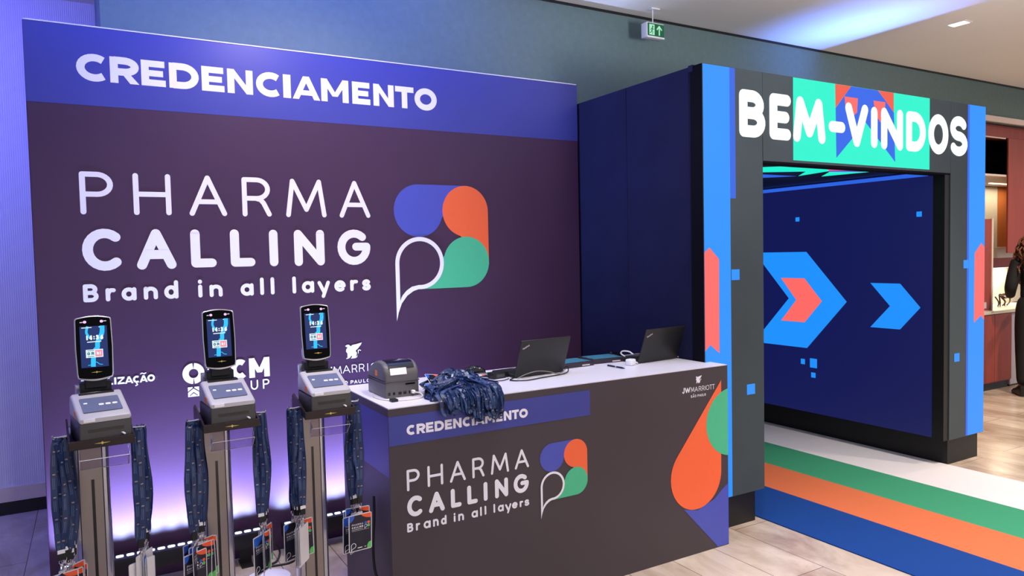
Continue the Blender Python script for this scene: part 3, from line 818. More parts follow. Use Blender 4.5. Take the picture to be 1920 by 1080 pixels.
# ceiling screen graphics, facing down at z = 2.21
mz = lambda x, y, l=0.0: (x, y, 2.21-.0012-l)
k_ = (2.21-1.65)/(2.14-1.65)
cs = bpy.data.objects['passage_ceiling_screen']
def sc(L): return [(x*k_, y*k_) for x, y in L]
led_poly('turquoise_flash', [(3.60, 3.72), (4.19, 3.26), (4.45, 3.30), (5.05, 3.25), (4.95, 3.71), (4.66, 3.41), (4.73, 3.75), (4.51, 3.51), (3.60, 4.0)], MT['led_green'], cs, 0, mz)
led_poly('blue_flash', [(3.60, 4.02), (4.30, 3.76), (4.73, 3.76), (4.2, 4.3), (3.7, 4.6)], MT['led_blue_deep'], cs, .0003, mz)
led_poly('coral_flash', [(4.45, 3.30), (4.60, 3.28), (4.80, 3.34), (4.62, 3.40)], MT['led_red'], cs, .0006, mz)
led_poly('violet_flash', [(4.62, 3.40), (4.82, 3.33), (4.98, 3.36), (4.70, 3.46)], led('led_violet', (120, 70, 220), 1.0), cs, .0006, mz)
led_poly('blue_flash', [(3.60, 3.22), (3.85, 3.22), (3.60, 3.30)], MT['led_blue_deep'], cs, .0003, mz)

# ================================================================== LABEL PRINTERS
def printer_parts(root, style):
    """origin: centre of the base on what it stands on, front towards -y.  0.16 wide, 0.20 deep, 0.14 tall"""
    w = .080
    if style == 'kiosk':
        prof_lo = [(-.100, 0), (.100, 0), (.100, .072), (-.098, .072), (-.100, .068)]
        b = nb(); prism(b, prof_lo, 'x', -w, w, 0, .006, 3); obj('printer_body', b, MT['grey_dark'], root, 40)
        cover = [(-.101, .0725), (-.099, .086), (-.086, .094), (.045, .142), (.065, .150), (.085, .144), (.101, .120), (.101, .0725)]
        b = nb(); prism(b, cover, 'x', -w-.0005, w+.0005, 0, .010, 4); c = obj('printer_cover', b, MT['grey_light'], root, 40)
        # control panel lying on the slope
        ang = math.atan2(.142-.094, .045+.086)
        R_ = Matrix.Translation((0, -.0205, .1183)) @ Matrix.Rotation(ang, 4, 'X')
        def on_slope(x0, x1, y0, y1, h, r=.004):
            t = nb(); prism(t, rrect(x0, x1, y0, y1, r), 'z', 0, h)
            q = nb(); merge(q, t, 0, R_); return q
        p = obj('control_panel', on_slope(-.060, .060, -.050, .048, .0032), MT['panel_blue'], c)
        for x in (.000, .021, .042):
            obj('button', on_slope(x-.008, x+.008, -.012, -.001, .0046, .004), MT['button'], p)
        obj('status_light', on_slope(-.052, -.040, .006, .014, .0046, .003), MT['button'], p)
        b = nb(); box(b, -.056, .056, .052, .090, .138, .1525, bev=.004); obj('cover_window', b, MT['black_gloss'], c)
        b = nb(); box(b, -.054, .054, -.1012, -.098, .040, .050); obj('label_slot', b, MT['black_gloss'], root)
        b = nb(); box(b, -.066, -.032, -.1022, -.0980, .076, .086); obj('white_sticker', b, MT['button'], root)
        b = nb(); box(b, -w-.0022, -w+.001, -.040, -.018, .080, .106, bev=.001); obj('orange_badge', b, MT['orange_sq'], root)
        b = nb()
        tube(b, [(.048, -.0995, .026), (.050, -.108, .026), (.056, -.108, .021)], .003, 6); obj('white_tag', b, MT['button'], root)
    else:
        # seen from behind: rounded hood, dark window, cable sockets
        b = nb(); prism(b, [(-.100, 0), (.100, 0), (.100, .066), (-.100, .066)], 'x', -w, w, 0, .008, 3); obj('printer_body', b, MT['grey_mid'], root, 40)
        prof = [(-.101, .068)]+[(-.101+.055-.055*math.cos(math.radians(a)), .095+.055*math.sin(math.radians(a))) for a in range(0, 91, 15)]+[(-.02, .151), (.03, .142), (.07, .122), (.092, .104), (.101, .09)]+[(.101, .068)]
        b = nb(); prism(b, prof, 'x', -w-.001, w+.001, 0, .014, 4); c = obj('printer_cover', b, MT['grey_mid'], root, 50)
        b = nb()
        pw = [(-.1035+.0575-.0575*math.cos(math.radians(a)), .095+.0575*math.sin(math.radians(a))) for a in range(30, 91, 10)]+[(-.02, .1535), (.03, .1445), (.03, .138), (-.02, .147)]+[(-.101+.055-.053*math.cos(math.radians(a)), .095+.053*math.sin(math.radians(a))) for a in range(90, 29, -10)]
        prism(b, pw, 'x', -.058, .060, 0); obj('cover_window', b, MT['black_gloss'], c, 40)
        b = nb(); prism(b, [(-.1012, .098), (-.094, .1255), (-.0955, .1260), (-.1030, .098)], 'x', -.054, .022); obj('white_sticker', b, MT['button'], c)
        b = nb(); box(b, -w-.001, w+.001, -.1035, .1, .066, .072, bev=.002); obj('rim', b, MT['grey_dark'], root)
        b = nb(); box(b, .015, .060, -.1022, -.098, .052, .058); obj('label_slot', b, MT['black_gloss'], root)
        for x0, x1 in ((-.066, -.056), (-.044, -.034), (-.018, -.004), (.004, .018), (.030, .036)):
            b = nb(); box(b, x0, x1, -.1025, -.098, .012, .024, bev=.001); obj('socket', b, MT['black_gloss'], root)
        b = nb(); box(b, -w-.0022, -w+.001, -.020, .004, .086, .110, bev=.001); obj('orange_badge', b, MT['orange_sq'], root)
        b = nb(); box(b, .040, .056, -.115, -.098, .012, .026, bev=.003); obj('white_plug', b, MT['white_plastic'], root)

# ================================================================== CHECK-IN KIOSKS
def emblem(bm, cx, z, mp, s, mi=0):
    poly2d(bm, [(cx-s*.5, z), (cx-s*.12, z+s*.035), (cx-s*.12, z-s*.035)], mp, mi, .0004)
    poly2d(bm, [(cx+s*.5, z), (cx+s*.12, z+s*.035), (cx+s*.12, z-s*.035)], mp, mi, .0004)
    poly2d(bm, [(cx-s*.12, z), (cx, z+s*.11), (cx+s*.12, z), (cx, z-s*.11)], mp, mi, .0005)

def kiosk(name, label, loc, rz, printer_label, prz):
    k = thing(name, label, 'check-in kiosk', loc, rz, 'check-in kiosks by the backdrop')
    H = 1.062
    b = nb(); prism(b, rrect(-.19, .15, -.20, .16, .02), 'z', 0, .012, 0, .003); obj('base_plate', b, MT['steel'], k)
    # post: stainless column with rounded corners, front plate with a long slot
    b = nb(); prism(b, rrect(-.090, .034, .0, .09, .014), 'z', .012, H); p = obj('post', b, MT['steel_side'], k, 40)
    b = nb(); box(b, -.064, .008, -.0025, .001, .05, 1.02); q = obj('front_plate', b, MT['steel'], p)
    b = nb(); box(b, -.0675, -.0645, -.0015, .001, .05, 1.02); box(b, .0085, .0115, -.0015, .001, .05, 1.02); obj('plate_groove', b, MT['black'], p)
    b = nb(); box(b, -.028, -.018, -.0035, .001, .15, .862); obj('slot', b, MT['black_gloss'], p)
    b = nb(); box(b, -.064, .050, .004, .034, 1.062, 1.212, bev=.003); obj('upper_plate', b, MT['steel_side'], p)
    # tray carrying the printer
    b = nb()
    box(b, -.094, .094, -.238, .0, 1.036, 1.042)
    box(b, -.099, .099, -.246, -.236, 1.030, 1.060, bev=.002)
    for s in (-1, 1):
        x0, x1 = sorted((s*.099, s*.093))
        prism(b, [(-.240, 1.034), (.0, 1.034), (.0, 1.085), (-.03, 1.100), (-.235, 1.060)], 'x', x0, x1)
    t = obj('printer_tray', b, MT['maroon'], k)
    b = nb(); emblem(b, .0, 1.045, lambda x, z, l=0: (x, -.2464-l, z), .05); obj('emblem', b, MT['yellow'], t)
    # hooks for the lanyards
    for s in (-1, 1):
        b = nb(); tube(b, [(s*.094, -.14, 1.062), (s*.125, -.14, 1.060), (s*.138, -.14, 1.061), (s*.142, -.14, 1.068)], .0035, 8); obj('hook', b, MT['steel_side'], t)
    # clear card pocket
    b = nb()
    def sheet(P, th):
        b2 = nb(); prism(b2, P, 'x', -.067, .083); merge(b, b2)
    sheet([(-.190, 1.032), (-.187, 1.032), (-.167, .945), (-.170, .945)], .003)
    sheet([(-.170, .942), (-.167, .945), (-.215, .987), (-.218, .985)], .003)
    for s in (-1, 1):
        x0, x1 = sorted((.008+s*.075, .008+s*.0725)); prism(b, [(-.1875, 1.010), (-.169, .944), (-.216, .985)], 'x', x0, x1)
    a = obj('card_pocket', b, MT['acrylic'], k)
    b = nb()
    xa, xb = -.067, .083
    for L in ([(xa, -.218, .986), (xb, -.218, .986)], [(xa, -.169, .9425), (xb, -.169, .9425)], [(xa, -.218, .986), (xa, -.169, .9425)], [(xb, -.218, .986), (xb, -.169, .9425)], [(xa, -.1885, 1.033), (xa, -.169, .9425)], [(xb, -.1885, 1.033), (xb, -.169, .9425)]):
        tube(b, L, .0011, 5)
    obj('pocket_edge', b, MT['acrylic_edge'], a)
    # neck and face terminal
    b = nb(); box(b, -.050, .050, -.03, .030, 1.172, 1.222, bev=.003); box(b, -.035, .035, -.035, .015, 1.20, 1.262, bev=.004); n = obj('terminal_mount', b, MT['black'], k)
    tilt = Matrix.Translation((0, -.036, 1.348)) @ Matrix.Rotation(math.radians(-7), 4, 'X')
    def outline(hw, hh, bt, bb, r):
        pts = []
        top = [(hw-2*hw*i/14, hh+bt*math.sin(PI*i/14)) for i in range(15)]
        bot = [(-hw+2*hw*i/14, -hh-bb*math.sin(PI*i/14)) for i in range(15)]
        return [(x*(.955 if abs(x) > hw*.999 else 1), z) for x, z in top]+[(-hw, hh-.006), (-hw-.002, 0), (-hw*.985, -hh+.012)]+[(x*(.94 if abs(x) > hw*.999 else 1), z) for x, z in bot]+[(hw*.985, -hh+.012), (hw+.002, 0), (hw, hh-.006)]
    b = nb(); prism(b, outline(.0585, .108, .0085, .012, .01), 'y', .0, .022, 0, .003, 2)
    q = nb(); merge(q, b, 0, tilt); tm = obj('face_terminal', q, MT['steel_side'], k, 35)
    b = nb(); prism(b, outline(.0545, .1045, .0075, .008, .01), 'y', -.0016, .004, 0)
    q = nb(); merge(q, b, 0, tilt); g = obj('terminal_glass', q, MT['terminal_glass'], tm)
    def tp(x, z, l=0.0): return tuple(tilt @ Vector((x, -.0024-l, z)))
    def tpart(name, m, fn, parent):
        b = nb(); fn(b); return obj(name, b, m, parent)
    tpart('display', MT['screen'], lambda b: poly2d(b, rect(-.043, .043, -.070, .078), tp), tm)
    tpart('display_glow', MT['screen_cyan'], lambda b: (stroke2d(b, smooth2([(-.018, .078), (-.022, .055), (-.012, .035)]), .004, tp, False, 0, .0004), stroke2d(b, smooth2([(.028, .078), (.026, .050), (.012, .020), (.010, .0), (.002, -.01), (-.004, -.035), (-.006, -.068)]), .0075, tp, False, 0, .0005), stroke2d(b, smooth2([(-.022, -.062), (-.010, -.060), (.004, -.052), (.014, -.060), (.024, -.062)]), .0012, tp, False, 0, .0006)), tm)
    def wr(b):
        text(b, '14:36', -.024, .028, 0.0175, .0050, tp, True, 0, .0012, width=.054)
        stroke2d(b, [(-.020, .021), (.022, .022)], .0016, tp, True, 0, .0010)
        stroke2d(b, [(-.036, .073), (-.006, .0735)], .0014, tp, True, 0, .0010)
        stroke2d(b, [(.018, .074), (.020, .074)], .0014, tp, True, 0, .0010)
    tpart('display_text', MT['screen_white'], wr, tm)
    def logo(b):
        poly2d(b, rect(-.027, .027, -.035, -.006), tp, 0, .0014)
        poly2d(b, rect(.002, .0245, -.032, -.009), tp, 1, .0018)
        text(b, 'OR', -.023, -.026, .011, .0034, tp, True, 2, .0024, width=.022)
        text(b, 'ki', .007, -.026, .012, .0030, tp, True, 0, .0024, width=.012)
        stroke2d(b, [(-.022, -.010), (-.001, -.010)], .0012, tp, False, 2, .0019); stroke2d(b, [(-.022, -.031), (-.001, -.031)], .0012, tp, False, 2, .0019)
    tpart('display_logo', [MT['screen_white'], MT['screen_pink'], MT['screen_teal']], logo, tm)
    for x in (-.026, .027):
        tpart('infrared_light', MT['ir'], lambda b: stroke2d(b, arc(x, .094, .0028, .0022, 0, 360, 14), .0026, tp, False, 0, .0004), tm)
    tpart('sensor_mark', MT['ir_white'], lambda b: (stroke2d(b, [(-.040, .093), (-.034, .0932)], .0016, tp, True, 0, .0006), stroke2d(b, [(.035, .0945), (.041, .0947)], .0016, tp, True, 0, .0006)), tm)
    tpart('emblem', MT['yellow'], lambda b: emblem(b, .004, -.088, tp, .036), tm)
    # its printer is a thing of its own, standing on the tray
    pr = thing('label_printer', printer_label, 'label printer', tuple(Matrix.Translation(loc) @ Matrix.Rotation(rz, 4, 'Z') @ Vector((.004, -.133, 1.0422))), rz+prz, 'label printers on the kiosk trays')
    printer_parts(pr, 'kiosk')
    return k

def smooth2(pts, n=6):
    return [(p.x, p.y) for p in smoothpath([(a, c, 0) for a, c in pts], n)]

MT['screen'] = led('screen_navy', (6, 40, 104), 1.0)
MT['screen_cyan'] = led('screen_cyan', (40, 190, 245), 1.1)
MT['screen_white'] = led('screen_white', (235, 248, 255), 1.0)
MT['screen_pink'] = led('screen_pink', (244, 150, 172), 1.0)
MT['screen_teal'] = led('screen_teal', (40, 130, 150), 1.0)
MT['ir'] = led('infrared_violet', (238, 178, 250), 1.4)
MT['ir_white'] = led('sensor_white', (215, 215, 228), .9)

KY = 3.05
KI = [((-.006, KY, 0), math.radians(3)), ((.418, KY, 0), math.radians(1)), ((.796, KY, 0), math.radians(-2))]
KL = ['leftmost steel check-in kiosk with lit face screen, nearest the left edge of the photo',
      'middle one of three steel check-in kiosks with lit face screen and acrylic card pocket',
      'rightmost steel check-in kiosk with lit face screen, standing beside the counter end']
PL = ['light grey label printer on the tray of the leftmost kiosk',
      'light grey label printer on the tray of the middle kiosk',
      'light grey label printer on the tray of the kiosk beside the counter']
for (loc, rz), l, pl_, pz in zip(KI, KL, PL, (.10, .05, .05)): kiosk('check_in_kiosk', l, loc, rz, pl_, pz)

# ================================================================== LANYARDS
def strap_mesh(seed, L):
    rnd = random.Random(seed)
    b = nb()
    bul = rnd.uniform(.007, .020); off = rnd.uniform(-.007, .007)
    for sgn in (-1, 1):
        w = rnd.uniform(.6, 1.1)
        pts = [(0, 0, .002), (sgn*.005, rnd.uniform(-.004, .004), -.012), (sgn*bul*.7*w, rnd.uniform(-.010, .010), -L*.25), (sgn*bul*w+off, rnd.uniform(-.014, .014), -L*.52), (sgn*bul*.75*w+off, rnd.uniform(-.010, .010), -L*.75), (sgn*.006, rnd.uniform(-.003, .003), -L*.93), (sgn*.002, 0, -L)]
        path = smoothpath(pts, 5)
        a0 = rnd.uniform(-.5, .5); a1 = rnd.uniform(-.9, .9)
        sides = []
        for i in range(len(path)):
            t = i/(len(path)-1); a = a0*math.sin(PI*t)+a1*math.sin(2*PI*t)*.6
            sides.append((math.cos(a), math.sin(a), 0))
        ribbon(b, path, sides, .019, .0014, 0, rnd.uniform(0, .06))
    me = bpy.data.meshes.new('strap'); bmesh.ops.recalc_face_normals(b, faces=b.faces[:]); b.to_mesh(me); b.free()
    me.materials.append(MT['strap'])
    for p in me.polygons: p.use_smooth = True
    me.set_sharp_from_angle(angle=math.radians(35))
    return me
def mesh_of(b, mats, smooth=None):
    me = bpy.data.meshes.new('part'); bmesh.ops.recalc_face_normals(b, faces=b.faces[:]); b.to_mesh(me); b.free()
    for m in mats: me.materials.append(m)
    if smooth:
        for p in me.polygons: p.use_smooth = True
        me.set_sharp_from_angle(angle=math.radians(smooth))
    return me
STRAPS = [strap_mesh(i, .375+.006*(i % 4)) for i in range(8)]
SL = [.375+.006*(i % 4) for i in range(8)]
b = nb(); box(b, -.0105, .0105, -.004, .004, -.026, .004, 0, .001); CRIMP = mesh_of(b, [MT['black']])
b = nb(); box(b, -.0112, .0112, -.0052, -.0038, -.002, .011); TAGW = mesh_of(b, [MT['white_plastic']])
b = nb()
tube(b, arc3 := [(0.0075*math.cos(2*PI*k/12), 0, -.032+.0075*math.sin(2*PI*k/12)) for k in range(12)], .0014, 6, closed=True)
tube(b, [(0, 0, -.038), (.004, 0, -.045), (.004, 0, -.060), (0, 0, -.066), (-.005, 0, -.060), (-.004, 0, -.052)], .0017, 6)
box(b, -.004, .004, -.003, .003, -.048, -.038, 0, .001)
CLIP = mesh_of(b, [MT['chrome']], 50)
def badge_mesh(kind):
    b = nb(); w, h = .100, .150
    prism(b, rrect(-w/2, w/2, -h, 0, .006, 4), 'y', -.0009, .0009, 0)
    f = lambda x, z, l=0.0: (x, -.0010-l, z)
    if kind != 'blank':
        poly2d(b, rrect(-w/2+.002, w/2-.002, -h+.002, -.002, .004, 4), f, 1)
        # coloured corners
        poly2d(b, [(-.048, -.002), (-.026, -.002), (-.028, -.012), (-.034, -.022), (-.043, -.028), (-.048, -.027)], f, 2, .0002)
        poly2d(b, [(.048, -.002), (.004, -.002), (.010, -.010), (.024, -.017), (.040, -.021), (.048, -.021)], f, 3, .0002)
        poly2d(b, [(.048, -.148), (.030, -.148), (.030, -.134), (.036, -.124), (.048, -.120)], f, 4, .0002)
        if kind == 'blue':
            poly2d(b, [(-.048, -.002), (.01, -.002), (.006, -.014), (-.012, -.028), (-.030, -.036), (-.048, -.037)], f, 2, .0003)
        text(b, 'PHARMA', -.038, -.044, .0075, .0011, f, True, 5, .0004, width=.050)
        text(b, 'CALLING', -.038, -.055, .0075, .0020, f, True, 5, .0004, width=.050)
        stroke2d(b, [(-.038, -.060), (.010, -.060)], .0007, f, True, 5, .0004)
        stroke2d(b, [(-.038, -.066), (.038, -.066)], .0004, f, True, 5, .0004)
        poly2d(b, arc(.024, -.040, .0062, .0062, 0, 360, 16)[:-1], f, 2, .0004); poly2d(b, arc(.0368, -.040, .0062, .0062, 0, 360, 16)[:-1], f, 3, .0005); poly2d(b, arc(.0368, -.0528, .0062, .0062, 0, 360, 16)[:-1], f, 4, .0006)
        stroke2d(b, arc(.024, -.0528, .0056, .0056, 180, -90, 14)+[(.0190, -.063), (.0184, -.0528)], .0008, f, True, 5, .0006)
        stroke2d(b, arc(-.031, -.126, .010, .010, 180, -90, 18)+[(-.038, -.140), (-.041, -.150+.003), (-.041, -.126)], .0011, f, True, 5, .0004)
        stroke2d(b, [(-.012, -.138), (.006, -.138)], .0016, f, True, 5, .0004); stroke2d(b, [(.018, -.138), (.024, -.138)], .0012, f, True, 5, .0004)
    return mesh_of(b, [MT['card_white'], MT['card_dark'], MT['card_blue'], MT['card_orange'], MT['card_green'], MT['white_vinyl']])
BADGE = {'orange': badge_mesh('orange'), 'blue': badge_mesh('blue'), 'blank': badge_mesh('blank')}
b = nb()
tube(b, [(x, 0, z) for x, z in rrect(-.0508, .0508, -.1508, .0008, .006, 4)], .0009, 6, closed=True); box(b, -.010, .010, -.0012, .0012, .001, .010)
HOLD = mesh_of(b, [MT['holder']], 50)

def lanyard(loc, rz, i, badge, brz, label, group, sx=1.0):
    t = thing('lanyard', label, 'lanyard', loc, rz, group)
    def part(name, me, parent, l=(0, 0, 0), r=0.0, tiltx=0.0, ty=0.0):
        o = bpy.data.objects.new(name, me); COL.objects.link(o); o.parent = parent; o.location = l; o.rotation_euler = (tiltx, ty, r); return o
    L = SL[i % 8]
    s = part('strap', STRAPS[i % 8], t); s.scale = (sx, 1, 1)
    c = part('crimp', CRIMP, t, (0, 0, -L), brz*.3)
    if i % 3 != 2: part('white_tag', TAGW, c)
    part('clip', CLIP, t, (0, 0, -L), brz*.5)
    bd = part('badge', BADGE[badge], t, (0, 0, -L-.072), brz, 0, .04*math.sin(i*2.3))
    part('holder_rim', HOLD, bd)
    return t

def bunch(ki, side, items, labels, group, seed, spread=.030):
    rnd = random.Random(seed)
    (loc, rz) = KI[ki]
    Mx = Matrix.Translation(loc) @ Matrix.Rotation(rz, 4, 'Z')
    n = len(items)
    for j, (badge, ang, dx, dy, li) in enumerate(items):
        p = Mx @ Vector((side*.120+dx*.6, -.14+dy, 1.060-abs(dx)*.2-rnd.uniform(0, .012)))
        lanyard(tuple(p), rz+rnd.uniform(-.25, .25), j+seed, badge, math.radians(ang), labels[li], group, rnd.uniform(.85, 1.25))

# badge angle 0 = printed face straight to the room, 180 = white back towards it
g = 'lanyards hanging on the kiosk hooks'
bunch(0, -1, [('orange', 12, -.022, -.024, 0), ('orange', 55, -.006, -.012, 0), ('orange', 38, .012, -.004, 0), ('orange', 40, .022, .008, 0), ('orange', 35, .030, .022, 0), ('orange', 30, .034, .036, 0), ('orange', 20, .038, .048, 0), ('blank', 75, -.014, .03, 0)],
      ['navy lanyard in the bunch on the left hook of the leftmost kiosk, orange cornered badge'], g+', leftmost bunch', 0)
bunch(0, 1, [('blank', 28, -.018, -.030, 0), ('blank', 52, .000, -.012, 1), ('blue', 74, .010, .002, 2), ('blue', 76, .016, .012, 2), ('blank', 72, .022, .020, 2), ('blue', 70, .012, .034, 2), ('blank', 68, -.006, .044, 2)],
      ['navy lanyard with cream badge back facing out, left one on right hook of leftmost kiosk', 'navy lanyard with turned white badge, second on right hook of leftmost kiosk', 'navy lanyard with badge seen edge-on on the right hook of the leftmost kiosk'], g+', leftmost kiosk right hook', 11)
bunch(1, -1, [('orange', 20, -.024, -.034, 0), ('orange', 62, -.010, -.022, 1), ('orange', 42, .012, -.012, 1), ('orange', 62, .020, .000, 1), ('orange', 40, .030, .012, 1), ('orange', 34, .038, .030, 1), ('orange', 30, .044, .046, 1), ('orange', 26, -.010, .040, 1)],
      ['navy lanyard with front badge facing out at outer left of the middle kiosk', 'navy lanyard in the bunch on left hook of the middle kiosk, orange cornered badge'], g+', middle kiosk left hook', 23)
bunch(1, 1, [('blue', 52, -.026, -.030, 0), ('blue', 66, -.012, -.016, 1), ('blue', 54, .000, -.002, 1), ('blue', 66, .010, .010, 1), ('blue', 52, .016, .024, 1), ('blank', 80, .024, .036, 1), ('blank', 78, .026, .044, 1)],
      ['navy lanyard with blue topped badge nearest left on right hook of middle kiosk', 'navy lanyard with slanted blue topped badge on right hook of the middle kiosk'], g+', middle kiosk right hook', 37)
bunch(2, -1, [('orange', 40, -.022, .022, 0), ('blank', 68, -.010, -.006, 1), ('blank', 66, .004, -.016, 1), ('blank', 62, .014, -.026, 1), ('blank', 58, .024, -.030, 1), ('orange', 8, .030, .034, 2), ('orange', 60, .018, .010, 1)],
      ['navy lanyard with purple badge at outer left of the kiosk beside the counter', 'navy lanyard with white badge turned sideways, left hook of the kiosk beside the counter', 'navy lanyard with orange cornered badge against the post of the kiosk beside the counter'], g+', third kiosk left hook', 41)
bunch(2, 1, [('orange', -2, .008, -.034, 0), ('blue', 30, -.016, -.006, 1), ('blue', 14, -.022, .010, 1), ('orange', 6, .014, .018, 2), ('orange', 3, .004, .030, 2), ('blue', 10, .018, .042, 2)],
      ['navy lanyard with fully visible printed badge hanging before the counter side', 'navy lanyard with blue cornered badge half hidden, right hook of the kiosk beside the counter', 'navy lanyard behind the front badge on the right hook of the kiosk beside the counter'], g+', third kiosk right hook', 53)

# ================================================================== LED WASH BARS on the floor before the backdrop
MT['lens'] = led('wash_lens', (205, 222, 255), 3.0)
WASH = (0.42, 0.56, 1.0)
def wash_bar(x0, label):
    t = thing('led_wash_bar', label, 'stage light', (x0, 4.10, 0), 0, 'light bars along the foot of the backdrop')
    b = nb(); box(b, 0, .96, -.045, .045, .100, .182, bev=.008); obj('housing', b, MT['black'], t, 40)
    for x in (.10, .86):
        b = nb(); box(b, x-.03, x+.03, -.055, .055, 0, .012); box(b, x-.03, x+.03, -.006, .006, .012, .105); obj('foot', b, MT['black'], t)
    b = nb()
    for k in range(20): prism(b, rrect(.010+k*.047, .044+k*.047, -.022, .002, .008, 3), 'z', .1815, .186)
    obj('lens_row', b, MT['lens'], t)
    return t
wash_bar(-.20, 'black floor light bar at the left, behind the leftmost and middle kiosks')
wash_bar(.86, 'black floor light bar at right, running behind the reception counter')
for bx0, n in ((-.20, 12), (.86, 12)):
    for k in range(n):
        x = bx0+.04+k*.08
        spot('wash_light', (x, 4.085, .192), (x, 4.20, .85), 33, WASH, 132, 1.0, .016)

# ================================================================== ON THE COUNTER
CZ = CT+.0042
pr = thing('label_printer', 'dark grey label printer seen from behind at the left end of the counter', 'label printer', (1.198, 3.205, CZ), 0)
pr.scale = (1.03, 1.17, 1.06)
printer_parts(pr, 'counter')
def cable(name, pts, r, m, label, n=8, sub=6):
    b = nb(); tube(b, smoothpath(pts, sub), r, n); return tag(obj(name, b, m, None, 60), label, 'cable')
cable('printer_cable', [(1.248, 3.072, CZ+.020), (1.268, 3.045, CZ+.016), (1.262, 3.015, CZ+.004), (1.20, 2.995, CZ+.003), (1.14, 3.01, CZ+.003), (1.10, 3.06, CZ+.003), (1.085, 3.14, CZ+.003), (1.10, 3.22, CZ+.003)], .0032, MT['cable_white'], 'pale cable curling round the foot of the printer on the counter')
b = nb(); box(b, 1.112, 1.142, 2.995, 3.03, CZ, CZ+.012, bev=.002); tag(obj('cable_clip', b, MT['black']), 'small black clip on the pale cable at printer corner', 'cable clip')

# heap of lanyards
rnd = random.Random(12)
def heap_h(x, y): return .080*math.exp(-((x-1.455)/.135)**2-((y-3.06)/.115)**2)
HL = 'navy printed lanyard in the tangled heap spilling over the counter edge beside the printer'
for i in range(36):
    xf = rnd.uniform(1.29, 1.585)
    lvl = rnd.uniform(.25, 1.0)
    hang = (.020+.030*rnd.random()) if xf < 1.43 else (.035+.055*rnd.random())
    xb = 1.46+(xf-1.44)*.55+rnd.uniform(-.09, .09); yb = rnd.uniform(2.99, 3.17)
    xm = (xf+xb)/2+rnd.uniform(-.09, .09); ym = rnd.uniform(2.94, 3.0)
    over = rnd.uniform(.010, .034)
    pts = []
    def top(x, y, j=0): return (x, y, CZ+.006+lvl*heap_h(x, y)+j)
    pts.append(top(xb+rnd.uniform(-.06, .06), yb+rnd.uniform(-.03, .04)))
    pts.append(top(xb, yb, rnd.uniform(0, .012)))
    pts.append(top(xm, ym, rnd.uniform(0, .018)))
    ze = CZ+.012+.022*lvl
    pts.append((xf-.006, 2.895, ze+rnd.uniform(0, .010)))
    pts.append((xf, YC-over*.7, CZ-.002))
    pts.append((xf+.004, YC-over, CZ-hang))
    dx = rnd.uniform(.012, .026)*rnd.choice((-1, 1))
    pts.append((xf+dx*.6, YC-over*.95-.004, CZ-hang-.010))
    pts.append((xf+dx, YC-over*.9, CZ-hang+.008))
    pts.append((xf+dx*1.1, YC-over*.6-.003, CZ+.004))
    pts.append((xf+dx, 2.905, ze+.008))
    pts.append(top(xm+dx+rnd.uniform(-.05, .05), ym+.03, rnd.uniform(0, .012)))
    pts.append(top(xb+rnd.uniform(-.08, .08), yb+rnd.uniform(-.05, .02), rnd.uniform(0, .010)))
    path = smoothpath(pts, 4)
    a = rnd.uniform(-1.5, 1.5); da = rnd.uniform(-.09, .09)
    sides = []
    for k in range(len(path)):
        aa = a+da*k
        sides.append((math.cos(aa), .25, math.sin(aa)))
    b = nb(); ribbon(b, path, sides, .0185, .0014, 0, rnd.random())
    o = obj('lanyard', b, MT['strap'], None, 40)
    tag(o, HL, 'lanyard', 'tangled lanyards in the heap on the counter')
# loops lying crumpled on top of the heap
for i in range(24):
    cx, cy = rnd.gauss(1.445, .075), rnd.gauss(3.03, .045)
    r0 = rnd.uniform(.035, .085); ph = rnd.uniform(0, 6.28); n_ = rnd.choice((7, 8, 9)); pts = []
    for q in range(n_):
        a = ph+q*rnd.uniform(.7, 1.3); r1 = r0*rnd.uniform(.5, 1.3)
        x = min(max(cx+r1*1.35*math.cos(a), 1.295), 1.60); y = max(cy+r1*math.sin(a), 2.885)
        pts.append((x, y, CZ+.012+heap_h(x, y)*rnd.uniform(.7, 1.05)+rnd.uniform(0, .016)))
    path = smoothpath(pts, 5); a = rnd.uniform(-2, 2)
    sides = [(math.cos(a+.07*k)*.8, math.sin(a*1.7+.05*k), math.sin(a+.07*k)) for k in range(len(path))]
    b = nb(); ribbon(b, path, sides, .0185, .0014, 0, rnd.random())
    tag(obj('lanyard', b, MT['strap'], None, 40), HL, 'lanyard', 'tangled lanyards in the heap on the counter')
# lanyards lying at the left foot of the heap
for i in range(8):
    x0 = rnd.uniform(1.285, 1.36); y0 = rnd.uniform(2.93, 3.06)
    pts = [(x0+rnd.uniform(-.0, .10), y0+.05, CZ+.03), (x0+rnd.uniform(-.01, .03), y0+.02, CZ+.012+.01*rnd.random()), (x0-rnd.uniform(.01, .03), y0-.03, CZ+.010), (x0+rnd.uniform(.0, .03), y0-.055, CZ+.012), (x0+.08, y0-.04, CZ+.025), (x0+.14, y0, CZ+.05)]
    pts = [(x, max(y, 2.895), z) for x, y, z in pts]
    path = smoothpath(pts, 5); a = rnd.uniform(-.9, .9)
    b = nb(); ribbon(b, path, [(math.cos(a+.06*k), .3, math.sin(a+.06*k)) for k in range(len(path))], .0185, .0014, 0, rnd.random())
    tag(obj('lanyard', b, MT['strap'], None, 40), HL, 'lanyard', 'tangled lanyards in the heap on the counter')

